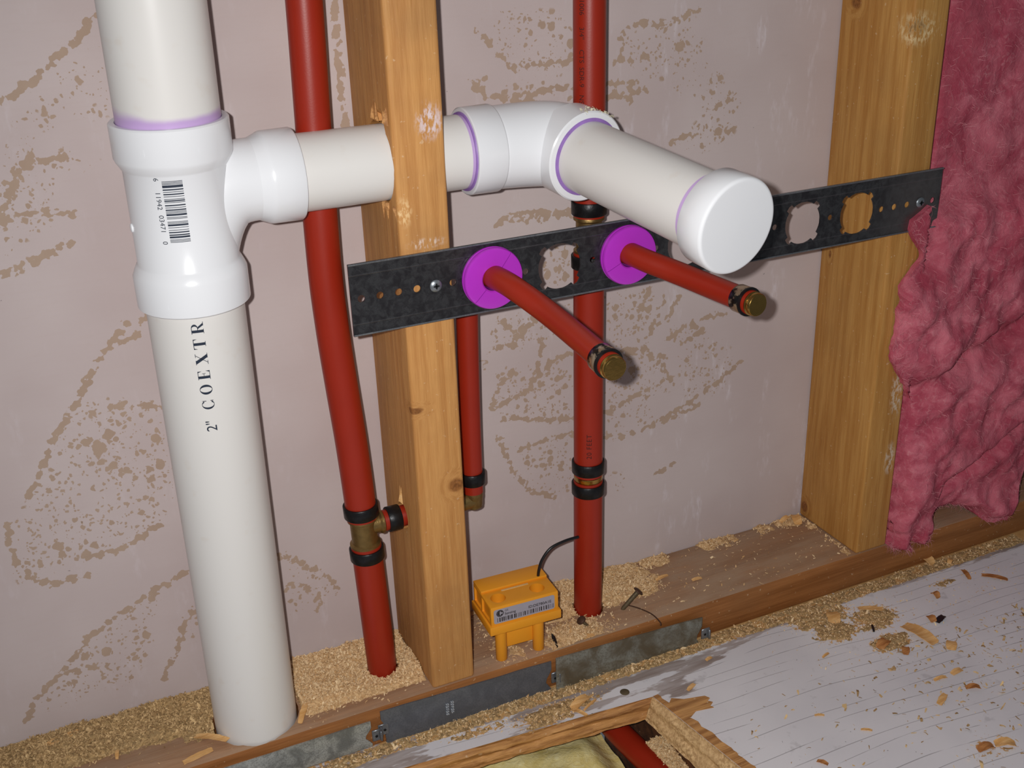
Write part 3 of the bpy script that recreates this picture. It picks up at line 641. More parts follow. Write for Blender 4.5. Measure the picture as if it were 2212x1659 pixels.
# crumbs of dried glue on the rim
mbt = MB(); rnd = random.Random(4); a_, b_, d_ = frame(AD, (0, 0, 1))
for i in range(70):
    t = rnd.uniform(-.15, .65); r_ = prb + rnd.uniform(-.001, .0012); p = HB + AD * rnd.uniform(-.009, .0004) + (a_ * math.cos(t) - b_ * math.sin(t)) * r_
    s_ = rnd.uniform(.0005, .0016); q = [p + Vector((rnd.uniform(-1, 1), rnd.uniform(-1, 1), rnd.uniform(-1, 1))) * s_ for _ in range(4)]
    mbt.add((q, [(0, 1, 2), (0, 2, 3), (0, 3, 1), (1, 3, 2)]))
mk('glue_crumbs', mbt.d, m_plain('glue_crumbs', lin(228, 220, 190), .6, var=.2, vscale=200), el_o, False)
ap = mk('trap_arm', tube([HB + AD * h for h in list(np.linspace(-.02, .118, 8)) + list(np.linspace(.122, .150, 20))], .0263, 72), M['pvc_pipe'], drain)
al = (CB - HB).length
with_primer(ap, lambda p: 1.1 if (p - HB).dot(AD) > al - .0070 else 0)
CR = .0320; CL = .0215
cap = mk('end_cap', lathe([(.0264, 0), (CR - .0004, 0), (CR, .0005), (CR + .0002, CL - .0022), (CR - .0003, CL - .0010), (CR - .0010, CL - .0002), (CR - .0020, CL), (CR - .0024, CL + .00002), (CR - .0040, CL + .00005), (0, CL + .0002)], CB, AD, 96), M['fitting'], drain)
# faint moulded letters on the cap face
xr = AD.cross(Vector((0, 0, 1))).normalized() * -1; yr = xr.cross(AD).normalized() * -1
def face_text(s, size, cen, xd, yd, nd, mat, par, name, th=.00012):
    tv, tf = text_mesh(s, size); n_ = len(tv); V = [cen + xd * u + yd * v + nd * th for u, v in tv] + [cen + xd * u + yd * v - nd * .0001 for u, v in tv]
    return mk(name, (V, [tuple(f) for f in tf]), mat, par, False)

# ---------------------------------------------------------------- red water pipes
R3 = .0124; R2 = .00870
def ring_crimp(c, d, r, L=.0105, th=.0017): return lathe([(r, -L / 2), (r + th - .0004, -L / 2), (r + th, -L / 2 + .0005), (r + th, L / 2 - .0005), (r + th - .0004, L / 2), (r, L / 2)], c, d, 48, closed=True)
wl = thing('water_pipe', (-.0286, -.045, 0), 'red water tube left of the stud, feeding the left stub through the metal strip', 'pipe', 'red water pipes')
Lp = [(-.0375, -.045, .72), (-.0380, -.045, .63), (-.0390, -.045, .549), (-.0415, -.045, .464), (-.0437, -.045, .371), (-.0428, -.045, .321), (-.0402, -.045, .272), (-.0372, -.045, .224), (-.0352, -.045, .178), (-.0345, -.045, .1535)]
ul = mk('upper_tube', tube(spline(Lp, 6), R3, 40), M['pex'], wl)
ll = mk('lower_tube', tube([(-.0333, -.045, .1285), (-.0286, -.045, -.03)], R3, 40), M['pex'], wl)
td = Vector((-.0345 + .0335, 0, .16 - .125)); td = Vector((-.03, 0, 1)).normalized()
mk('crimp_ring', ring_crimp((-.0347, -.045, .1610), td, R3), M['crimp'], ul); mk('crimp_ring', ring_crimp((-.0331, -.045, .1205), td, R3), M['crimp'], ll)
tb_ = MB().add(lathe([(.0098, -.017), (.0112, -.0140), (.0125, -.0125), (.0125, -.0108), (.0105, -.0095), (.0105, .0095), (.0122, .0108), (.0122, .0125), (.0112, .014), (.0098, .017)], (-.0340, -.045, .1410), td, 40))
tb_.add(lathe([(.0085, -.004), (.0085, .0125), (.0098, .0140), (.0098, .0160), (.0078, .017), (.0078, .02)], (-.0340, -.045, .1455), (1, 0, 0), 36))
mk('brass_tee', tb_.d, M['brass_dull'], wl)
bt = mk('branch_tube', tube([(-.0172, -.045, .1455), (.048, -.045, .1462)], R2, 32), M['pex'], wl); mk('crimp_ring', ring_crimp((-.0085, -.045, .1456), (1, 0, 0), R2, .0110, .0018), M['crimp'], bt)
eb = MB().add(lathe([(.0074, 0), (.0074, .006), (.0084, .009), (.0084, .014), (.0072, .02)], (.0625, -.045, .1380), (0, 0, 1), 32)).add(lathe([(.0, -.0040), (.004, -.0030), (.0068, -.001), (.0078, .002), (.0080, .0085)], (.0625, -.045, .1385), (0, 0, 1), 32)).add(lathe([(.0078, 0), (.0078, .018)], (.0625, -.045, .1440), (-1, 0, 0), 32))
mk('brass_elbow', eb.d, M['brass_dull'], wl)
HZ = .3512; HX = [.0675 + .0563 * i for i in range(7)]
SL = Vector((.0883, -.2317, .3300)); SR = Vector((.2133, -.2093, .3430))
lpth = [(.0625, -.045, .1520), (.0632, -.045, .22), (.0650, -.045, .30), (.0660, -.0455, .322), (.0668, -.050, .3395), (.0670, -.0605, .3495), (.0662, -.078, .3525), (.0670, -.0985, .3545), (.0725, -.1170, .3515), (.0840, -.1468, .3408), (.0882, -.1877, .3340), tuple(SL)]
sl = mk('stub_tube', tube(spline(lpth, 7), R2, 36), M['pex'], wl)
mk('crimp_ring', ring_crimp((.0626, -.045, .1655), (0, 0, 1), R2, .0105, .0022), M['crimp'], sl)
def plug(end, d, par):
    d = Vector(d).normalized(); k = mk('worn_crimp_ring', ring_crimp(Vector(end) - d * .0090, d, R2, .0105, .0014), M['crimp_worn'], par)
    mk('ring_edge', lathe([(R2, -.001), (R2 + .0018, -.001), (R2 + .0018, .0004), (R2, .0006)], Vector(end) - d * .0033, d, 40, closed=True), M['crimp'], k)
    b = mk('brass_plug', lathe([(.0062, -.012), (.0062, .0002), (.0085, .0003), (.0088, .0012), (.0076, .0018), (.0079, .0022), (.0083, .0026), (.0083, .0052), (.0078, .0058), (.0, .00585)], Vector(end), d, 48), M['brass'], par)
    a, b2, _ = frame(d); 
plug(SL, SL - Vector((.0884, -.2000, .3325)), sl)
wr = thing('water_pipe', (.17, -.046, 0), 'thick red riser tube with printed size text, feeding the right stub', 'pipe', 'red water pipes')
RX = lambda z: (.1700 + .004 * z / .5, -.046)
u1 = mk('upper_tube', tube([(*RX(z), z) for z in (.3720, .5, .72)], .0124, 40), M['pex'], wr)
u2 = mk('middle_tube', tube([(*RX(z), z) for z in (.1410, .25, .3430)], .0126, 40), M['pex'], wr)
u3 = mk('lower_tube', tube([(*RX(z), z) for z in (-.03, .06, .1355)], .0128, 40), M['pex'], wr)
for z, par, r_ in ((.3795, u1, .0124), (.3355, u2, .0126), (.1490, u2, .0126), (.1278, u3, .0128)): mk('crimp_ring', ring_crimp((*RX(z), z), (0, 0, 1), r_, .0108, .0018), M['crimp'], par)
mk('brass_coupling', lathe([(.010, -.014), (.0118, -.0035), (.0126, -.0024), (.0126, .0018), (.0112, .003), (.010, .014)], (*RX(.1385), .1385), (0, 0, 1), 40), M['brass'], wr)
bt2 = MB().add(lathe([(.0095, -.022), (.0118, -.0160), (.0125, -.0145), (.0125, -.0125), (.0105, -.011), (.0105, .011), (.0125, .0125), (.0125, .0145), (.0118, .016), (.0095, .022)], (*RX(.357), .3575), (0, 0, 1), 40))
bt2.add(lathe([(.0085, 0), (.0085, .016), (.0075, .022)], (.1735, -.046, .3535), (.45, -1, 0), 32))
mk('brass_tee', bt2.d, M['brass_dull'], wr)
rp = [(.1780, -.0600, .3530), (.1800, -.075, .3520), (.1800, -.0960, .3540), (.1875, -.1130, .3506), (.2008, -.1367, .3454), (.2099, -.172, .3425), tuple(SR)]
sr = mk('stub_tube', tube(spline(rp, 7), R2, 36), M['pex'], wr)
plug(SR, SR - Vector((.2105, -.180, .3425)), sr)
riser_ax = RX
mbt = MB()
for s_, z in (('1006', .5365), ('3/4"', .5173), ('CTS', .5013), ('SDR-9', .4886), ('NS', .4684)):
    tv, tf = text_mesh(s_, .0056, 1.0, 'LEFT'); mbt.add(wrap(tv, tf, riser_ax, z + .0 , math.radians(-57), .01255))
mk('lettering', mbt.d, M['ink_black'], u1, False)
tv, tf = text_mesh('20 FEET', .0062, 1.15, 'LEFT'); mk('lettering', wrap(tv, tf, riser_ax, .1615, math.radians(-24), .01278, False), M['ink_black'], u2, False)

# ---------------------------------------------------------------- punched steel strip
def notched(cx, cz, r, tilt=.0):
    P = []
    for k in range(4):
        c = math.radians(45 + 90 * k) + tilt
        for i in range(11):
            t = c - math.radians(45) + math.radians(8) + (math.radians(74)) * i / 10
            if abs(t - c) > math.radians(11): P.append((cx + r * math.cos(t), cz + r * math.sin(t)))
            elif not P or len(P[-1]) == 2 and P[-1] != 'n':
                pass
            if i == 5:
                for a, rr_ in ((-11, r), (-9.5, r * 1.17), (0, r * 1.20), (9.5, r * 1.17), (11, r)):
                    q = c + math.radians(a); P.append((cx + rr_ * math.cos(q), cz + rr_ * math.sin(q)))
    P = sorted(set(P), key=lambda p: math.atan2(p[1] - cz, p[0] - cx)); return P
SX0, SX1, SZ0, SZ1 = -.0395, .4960, .3260, .3790
sm_x = [-.0317 + .01385 * i for i in range(6)]; sm_r = [.4315 + .01415 * i for i in range(6)]
strip = mk('metal_strip', prism([(SX0, SZ0), (SX1, SZ0), (SX1, SZ1), (SX0, SZ1)], -.0905, -.0893), M['strip'], None)
tag(strip, 'dark galvanised steel strip with punched holes screwed across both studs', 'metal strip')
cs = []
for i, x in enumerate(HX): cs.append(prism([(a, b) for a, b in notched(x, HZ, .0178)], -.10, -.08))
cs = [(V, F) for V, F in cs]
for x in sm_x + sm_r:
    cs.append(cyl((x, -.10, .3532 if x < .3 else .3510), (0, 1, 0), .0027, .02, 20))
for i in range(6):
    x = (HX[i] + HX[i + 1]) / 2; cs.append(cyl((x, -.10, HZ + .0005), (0, 1, 0), .0024, .02, 20))
cut(strip, cs)
lipp = [(0, 0), (-.0022, 0), (-.0026, .0006), (-.0022, .0012), (0, .0012)]
for nm, zc, sg in (('top_lip', SZ1, 1), ('bottom_lip', SZ0, -1)):
    V = []; 
    for x in (SX0, SX1): V += [(x, -.0893 + a, zc + sg * (b - .0012)) for a, b in lipp]
    mk(nm, (V, [(i, (i + 1) % 5, (i + 1) % 5 + 5, i + 5) for i in range(5)] + [(4, 3, 2, 1, 0), (5, 6, 7, 8, 9)]), M['lip'], strip)
def screw(x, z, label):
    s_ = mk('screw', lathe([(.0, .012), (.0018, .006), (.0018, -.0012), (.0044, -.0022), (.0046, -.0030), (.0036, -.0040), (.0016, -.0043), (.0013, -.0032), (0, -.0032)], (x, -.0885, z), (0, 1, 0), 28), M['screw'])
    mk('cross_recess', MB().add(bevel_box(x - .0022, x + .0022, -.0931, -.0923, z - .0004, z + .0004, 0)).add(bevel_box(x - .0004, x + .0004, -.0931, -.0923, z - .0022, z + .0022, 0)).d, M['crimp'], s_, False)
    tag(s_, label, 'screw', 'screws in the metal strip')
screw(sm_x[4] + .0002, .3532, 'grey cross head screw holding the strip to the left stud')
screw(sm_r[3], .3510, 'grey screw holding the strip to the right stud')
def grommet(x, z, label, slit):
    g = mk('pipe_grommet', lathe([(.0089, .012), (.0168, .012), (.0170, .004), (.0176, .0005), (.0226, .0004), (.0230, -.0006), (.0231, -.0024), (.0222, -.0027), (.0221, -.0034), (.0231, -.0040), (.0231, -.0062), (.0224, -.0072), (.0205, -.0078), (.0100, -.0078), (.0090, -.0070)], (x, -.0909, z), (0, 1, 0), 72, closed=True), M['purple'])
    for a in slit:
        t = math.radians(a); dx, dz = math.cos(t), math.sin(t); w_ = .00022; q = []
        for yy in (-.0998, -.0900):
            for r_, s_ in ((.0095, -1), (.0095, 1), (.0222, 1), (.0222, -1)): q.append((x + dx * r_ - dz * w_ * s_, yy, z + dz * r_ + dx * w_ * s_))
        cut(g, [(q, [(0, 1, 2, 3), (7, 6, 5, 4), (0, 4, 5, 1), (1, 5, 6, 2), (2, 6, 7, 3), (3, 7, 4, 0)])])
    tag(g, label, 'grommet', 'purple grommets'); return g
grommet(.0668, .3530, 'purple plastic grommet around the left red stub tube', (52, 225))
grommet(.1808, .3520, 'purple plastic grommet around the right red stub tube under the white arm', (205,))

# ---------------------------------------------------------------- nail plates on the front edge
def nail_plate(x0, x1, z0, z1, mat, label, yf=-.0912, tiltx=0, ends='cut', prongs=(), bend=.0, rot=0, dz=0):
    nx_, nz_ = 40, 8; V = []; F = []
    for th in (0, .0012):
        for j in range(nz_ + 1):
            for i in range(nx_ + 1):
                u = i / nx_; v = j / nz_; x = x0 + (x1 - x0) * u; z = z0 + (z1 - z0) * v
                if ends == 'cut' and prongs:
                    e = .004 * max(0, 1 - abs(v - .42) / .30)
                    if 'l' in prongs and u < .08: x += e * 1.6 * (1 - u / .08) + (.003 * (1 - u / .08) if v < .2 else 0)
                    if 'r' in prongs and u > .92: x -= e * 1.6 * (u - .92) / .08
                y = yf - tiltx * (u - .5) + th - bend * math.sin(math.pi * v) - .0006 * fbm(x * 20, z * 20, x0 * 9)
                V.append((x, y, z + dz * u + rot * (u - .5)))
    n1 = (nx_ + 1) * (nz_ + 1); W = nx_ + 1
    for j in range(nz_):
        for i in range(nx_):
            a = j * W + i; F.append((a, a + 1, a + W + 1, a + W)); F.append((a + n1, a + W + n1, a + W + 1 + n1, a + 1 + n1))
    ringi = list(range(W)) + [j * W + nx_ for j in range(1, nz_ + 1)] + [nz_ * W + i for i in range(nx_ - 1, -1, -1)] + [j * W for j in range(nz_ - 1, 0, -1)]
    for i in range(len(ringi)): a, b = ringi[i], ringi[(i + 1) % len(ringi)]; F.append((a, a + n1, b + n1, b))
    o = mk('nail_plate', (V, F), mat, None, True, 50); tag(o, label, 'nail plate', 'steel nail plates on the bottom plate')
    for s_ in prongs:
        xe = x0 if s_ == 'l' else x1; sg = -1 if s_ == 'l' else 1; zc = (z0 + z1) / 2 - .001 + dz * (0 if s_ == 'l' else 1)
        if s_ == 'l': xe += .006
        tg = MB().add(bevel_box(min(xe, xe + sg * .009), max(xe, xe + sg * .009), yf - .0004, yf + .0012, zc - .006, zc + .005, .0005, 1)).add(bevel_box(min(xe + sg * .006, xe + sg * .008), max(xe + sg * .006, xe + sg * .008), yf - .0035, yf + .0006, zc - .0055, zc + .0045, .0006, 1))
        t_ = mk('bent_prong', tg.d, M['lip'], o); 
        mk('nail_hole', cyl((xe + sg * .0035, yf - .0006, zc - .001), (0, -1, 0), .0012, .0002, 14), M['crimp'], t_)
    return o
nail_plate(-.260, -.0572, -.0300, -.0045, M['plate_mottled'], 'mottled grey steel nail plate below the white drain pipe', prongs=('r',), dz=-.004, yf=-.0945, tiltx=-.003)
npm = nail_plate(-.0478, .1092, -.0375, -.0035, M['plate_grey'], 'smooth dark grey steel nail plate below the left stud', prongs=('l', 'r'), dz=-.0045)
nail_plate(.1125, .2638, -.0400, -.0040, M['plate_brown'], 'brown stained steel nail plate below the yellow box', prongs=('r',), dz=-.0065, yf=-.0945)
# faint stamped marks on the middle plate
mbt = MB()
for s_, x in (('SIMP', .010), ('16GA', .0045)):
    pass
rnd = random.Random(12)
for cx in (.0090, .0135):
    for k in range(5):
        z = -.0165 - k * .0026 if cx < .010 else -.0155 - k * .0026
        for q in range(2): mbt.add(bevel_box(cx + q * .0014 + rnd.uniform(0, .0005), cx + q * .0014 + .0011, -.0931, -.0905, z - .0009 + rnd.uniform(0, .0008), z, .0, 1))
mk('stamped_marks', mbt.d, m_plain('bright_scratch', lin(205, 210, 216), .4, .3), npm, False)['label'] = 'worn bright stamped marks'

# ---------------------------------------------------------------- yellow sensor box
sen = thing('humidity_sensor', (.0865, -.066, 0), 'yellow plastic sensor box on two legs with barcode label and black lead', 'sensor')
rz = math.radians(-2.5); pv = Vector((.057, -.084, 0))
def yb_(x0, x1, y0, y1, z0, z1, r=.0012, seg=2): return bevel_box(x0, x1, y0, y1, z0, z1, r, seg, rz, pv)
def rotp(p): return Matrix.Rotation(rz, 3, 'Z') @ (Vector(p) - pv) + pv
bx0, bx1, by0, by1 = .0572, .1195, -.0845, -.0420
hous = mk('housing', yb_(bx0, bx1, by0, by1, .0405, .0600, .0010), M['yellow'], sen)
r_a = rotp((bx0 + .0115, -.0725, .0)); r_b = rotp((bx0 + .0475, -.0725, 0))
cut(hous, [cyl((r_a.x, r_a.y, .051), (0, 0, 1), .0066, .02, 40), cyl((r_b.x, r_b.y, .051), (0, 0, 1), .0066, .02, 40)])
side = [yb_(bx0 - .004, bx0 + .0018, by0 + .0035, by0 + .0215, .0440, .0580, .0003, 1), yb_(bx0 - .004, bx0 + .0018, by0 + .0235, by1 - .003, .0440, .0580, .0003, 1)]
cut(hous, side)
mk('raised_top', yb_(bx0 + .0002, bx1 - .0002, -.0610, by1 + .0002, .0598, .0622, .0007), M['yellow'], hous)
mk('flange', yb_(bx0 - .0018, bx1 + .0018, by0 - .0018, by1 + .0016, .0330, .0415, .0009), M['yellow'], sen)
for xl in (.0108, .0455):
    p = rotp((bx0 + xl, -.0770, 0)); mk('leg', lathe([(.0045, .0006), (.0050, .0012), (.0052, .0340)], (p.x, p.y, 0), (0, 0, 1), 40), M['yellow'], sen)
mk('web', yb_(bx0 + .0108, bx0 + .0455, -.0765, -.0735, .0105, .0340, .0006), M['yellow'], sen)
lz0, lz1 = .0434, .0574; lx0, lx1 = bx0 + .0025, bx1 - .0038
rl = []
for cx, cz, a0 in ((lx1 - .002, lz1 - .002, 0), (lx0 + .002, lz1 - .002, 90), (lx0 + .002, lz0 + .002, 180), (lx1 - .002, lz0 + .002, 270)):
    for i in range(6): t = math.radians(a0 + 18 * i); rl.append((cx + .002 * math.cos(t), cz + .002 * math.sin(t)))
V, F = prism(rl, by0 - .0002, by0 + .0002); lab = mk('label_plate', ([rotp(v) for v in V], F), M['label'], hous, False)
def flat(V2, F2, dy=-.00028): return [rotp((u, by0 + dy, v)) for u, v in V2], F2
rnd = random.Random(21); mbt = MB(); x = lx0 + .0030; k = 0
while x < lx1 - .0012:
    w_ = rnd.choice([.00035, .0005, .0008, .0011]); g_ = rnd.choice([.0004, .0006, .0009, .0013])
    mbt.add(flat([(x, lz0 + .0014), (min(x + w_, lx1 - .001), lz0 + .0014), (min(x + w_, lx1 - .001), lz0 + .0056), (x, lz0 + .0056)], [(0, 1, 2, 3)])); x += w_ + g_
mk('barcode', mbt.d, M['label_ink'], lab, False)
mbt = MB(); cxl, czl = lx0 + .0056, lz0 + .0098
V2, F2 = ring(cxl, czl, .0033, .0033, .0025, .0025); mbt.add(flat(V2, F2))
V2, F2 = ring(cxl, czl, .0024, .0024, .0006, .0021, 20, 340, .0003); mbt.add(flat(V2, F2))
mk('round_emblem', mbt.d, M['label_ink'], lab, False)
mbt = MB()
for s_, sz, px_, pz_ in (('GE', .0026, lx0 + .0100, lz0 + .0114), ('Sensing', .0034, lx0 + .0098, lz0 + .0081), ('ID:DE780A1E', .0038, lx0 + .0315, lz0 + .0083)):
    tv, tf = text_mesh(s_, sz, 1.0, 'LEFT', .00005 if s_ != 'GE' else 0); mbt.add(flat([(px_ + u, pz_ + v) for u, v in tv], tf))
mk('lettering', mbt.d, M['label_ink'], lab, False)
# worn strip and slot on top
mk('scuffed_strip', yb_(bx0 + .018, bx0 + .043, -.0645, -.0625, .0598, .0604, .0002, 1), m_plain('scuffed_plastic', lin(240, 196, 130), .6, var=.2, vscale=400), hous)
p0 = rotp((bx0 + .0545, -.0590, .0610))
mk('cable', tube(spline([tuple(p0), (p0.x + .001, p0.y, .068), (p0.x + .0045, p0.y, .0775), (p0.x + .013, p0.y + .000, .0865), (p0.x + .027, p0.y + .0005, .0895), (p0.x + .0405, p0.y + .001, .0895)], 8), .0013, 14), M['rubber'], sen)

# ---------------------------------------------------------------- nails and odd bits on the plate
def nail(name, base, head, r, label, hr=2.4):
    b = Vector(base); h = Vector(head); d = h - b; L = d.length
    o = mk(name, lathe([(0, 0), (r * .6, .002), (r, .004), (r, L - .0015)], b, d, 20), M['nailsteel'])
    hd = mk('head', lathe([(0, -.0006), (r * hr * .6, -.0004), (r * hr, .0002), (r * hr, .0012), (r * hr * .7, .0022), (0, .0024)], b + d * ((L - .0016) / L), d, 28), M['rust'], o)
    tag(o, label, 'nail', 'nails standing in the plate'); return o
nail('nail', (.1955, -.0620, -.0020), (.2135, -.0640, .0165), .0021, 'tall leaning rusty nail right of the thick red riser', 2.3)
nail('nail', (.1580, -.0730, -.0010), (.1485, -.0720, .0108), .0015, 'short leaning rusty nail close to the foot of the thick red riser', 2.9)
fh = mk('nail', lathe([(0, .0006), (.0034, .0006), (.0042, .0002), (.0044, -.0006), (.001, -.001), (.0009, -.01)], (.1645, -.1240, ZF), (0, 0, 1), 28), M['nailsteel']); tag(fh, 'round flush nail head in the floor above the opening corner', 'nail')
sp = mk('metal_spike', tube([(.1180, -.0875, .0004), (.1195, -.0800, .0012), (.1205, -.0740, .0020), (.1212, -.0690, .0028)], [.0004, .0014, .0018, .0005], 8), M['black']); tag(sp, 'dark pointed splinter of metal right of the yellow box leg', 'scrap')
wr_ = mk('rusty_wire', tube(spline([(.2035, -.0585, .0008), (.2110, -.0700, .0012), (.2165, -.0830, .0012), (.2170, -.0960, .0008), (.216, -.0985, -.001)], 6), .0006, 8), M['rust']); tag(wr_, 'thin curved rusty wire lying on the plate below the tall nail', 'wire')

# ---------------------------------------------------------------- pink insulation
XL = [(-.03, .500), (-.018, .497), (.0, .484), (.005, .4850), (.07, .4860), (.11, .4860), (.16, .4868), (.183, .4750), (.21, .4560), (.235, .461), (.277, .458), (.30, .480), (.325, .466), (.337, .463), (.350, .4870), (.38, .4865), (.72, .4860)]
XLo = 0.0
def interp(T, x):
    if x <= T[0][0]: return T[0][1]
    for a, b in zip(T[:-1], T[1:]):
        if x <= b[0]: t = (x - a[0]) / (b[0] - a[0]); return a[1] + (b[1] - a[1]) * t
    return T[-1][1]
ZB = [(.474, .003), (.488, -.010), (.498, -.018), (.503, -.002), (.513, -.010), (.527, -.009), (.534, .004), (.541, .014), (.575, .013), (.592, .0055), (.612, -.012), (.6345, -.0166), (.6457, .022), (.66, .05), (.70, .07), (.80, .09)]
def front(x, z):
    low = sst(.355, .325, z); y = -.074 - .020 * low - .008 * sst(.2, .05, z)
    y -= .016 * (fbm(x * 9 + 3, z * 9, 0, 3)) * (.35 + .65 * low) + .008 * fbm(x * 24, z * 24, 2, 3) * (.4 + .6 * low)
    y += .012 * math.exp(-((z - .17 - .3 * (x - .5)) / .012) ** 2) + .010 * math.exp(-((z - .06 - .5 * (x - .56)) / .007) ** 2) * (1 if x > .54 else 0)
    y -= .010 * math.exp(-((z - .25) / .05) ** 2)
    return y
nu, nv = 150, 330; V = []; F = []
for j in range(nv + 1):
    for i in range(nu + 1):
        u = i / nu; v = j / nv; xg = .476 + u * .36; zb = interp(ZB, xg); z = zb + (.72 - zb) * v
        xl = interp(XL, z) + .004 * fbm(z * 60, 1, 0, 3) * sst(.346, .335, z); x = xl + (.84 - xl) * u
        yy = front(x, z); e = min(1, u / .05); e2 = min(1, v / .03)
        k_ = (1 - math.sqrt(max(0, 1 - (1 - e) ** 2))); k2 = (1 - math.sqrt(max(0, 1 - (1 - e2) ** 2)))
        yy += (.05 * k_ if z > .34 or z < .16 else .010 * k_) + .030 * k2 * (0 if x < .53 else 1)+ .010*k2
        if z < .004: yy = min(yy, -.0915)
        if x < .4842: yy = min(yy, -.0960)
        V.append((x, min(yy, -.012), z + .003 * fbm(x * 50, z * 50, 5, 3) * (1 - v)))
W = nu + 1
for j in range(nv):
    for i in range(nu): F.append((j * W + i, j * W + i + 1, (j + 1) * W + i + 1, (j + 1) * W + i))
ringi = list(range(W)) + [j * W + nu for j in range(1, nv + 1)] + [nv * W + i for i in range(nu - 1, -1, -1)] + [j * W for j in range(nv - 1, 0, -1)]
k = len(V); m = len(ringi)
for i in ringi:
    x, y, z = V[i]; xb = x; yb2 = -.004
    if x < .4846 or z < .002: yb2 = y + .006 if y + .006 < -.0905 else -.0905
    V.append((xb, yb2, z))
F += [(ringi[i], k + i, k + (i + 1) % m, ringi[(i + 1) % m]) for i in range(m)]
pink = mk('pink_insulation', (V, F), M['pink'], None, True, 80); tag(pink, 'pink fibreglass insulation spilling out right of the amber stud', 'insulation')
rnd = random.Random(3); mbt = MB(); nV = []; nF = []
for q in range(7000):
    j = rnd.randrange(nv + 1); i = rnd.randrange(int(nu * .75)) if rnd.random() > .16 else rnd.randrange(4)
    if rnd.random() < .12: j = rnd.randrange(5)
    p = Vector(V[j * W + i]); a = rnd.uniform(0, 2 * math.pi); L = rnd.uniform(.003, .010); c = Vector((math.cos(a), -rnd.uniform(.0, .5), math.sin(a)))
    w_ = .00009; p2 = p + c * L * .5 + Vector((0, -.0012, 0)); p3 = p + c * L + Vector((rnd.uniform(-.002, .002), -.0004, rnd.uniform(-.002, .002)))
    s_ = c.cross(Vector((0, 1, 0))).normalized() * w_; k = len(nV)
    nV += [p - s_, p + s_, p2 + s_, p2 - s_, p3]; nF += [(k, k + 1, k + 2, k + 3), (k + 3, k + 2, k + 4)]
fo = mk('loose_fibres', (nV, nF), M['pinkfib'], pink, False); fo['kind'] = 'stuff'

# ---------------------------------------------------------------- sawdust
def dens_left(x, y):
    if x > .0: return 0
    d = sst(-.078, -.060, y + .0 * x) if x > -.11 else 0
    if x <= -.105:
        d = sst(-.055, -.035, y - .012 * sst(-.20, -.17, x)) * (1 - .35 * sst(-.28, -.5, x))
        if -.20 < x < -.16: d = max(d, sst(-.066, -.050, y) * .8)
    return d
def dens_right(x, y):
    if x < .038: return 0
    d = sst(-.058, -.040, y) * (1 - sst(.215, .262, x)) if x > .09 else .12 * sst(.05, .09, x)
    d = max(d, .95 * math.exp(-((x - .142) / .022) ** 2 - ((y + .078) / .018) ** 2))
    d = max(d, .50 * sst(-.022, -.006, y) * sst(.2, .25, x) * sst(-.25, .35, fbm(x * 25, 7)), .30 * sst(S0 - .012, S0 - .003, x) * sst(-.3, .4, fbm(y * 60, 2)))
    return d
HOLES = [(-.1415, -.054, .0345), (-.0286, -.045, .0135), (.1703, -.046, .0140)]
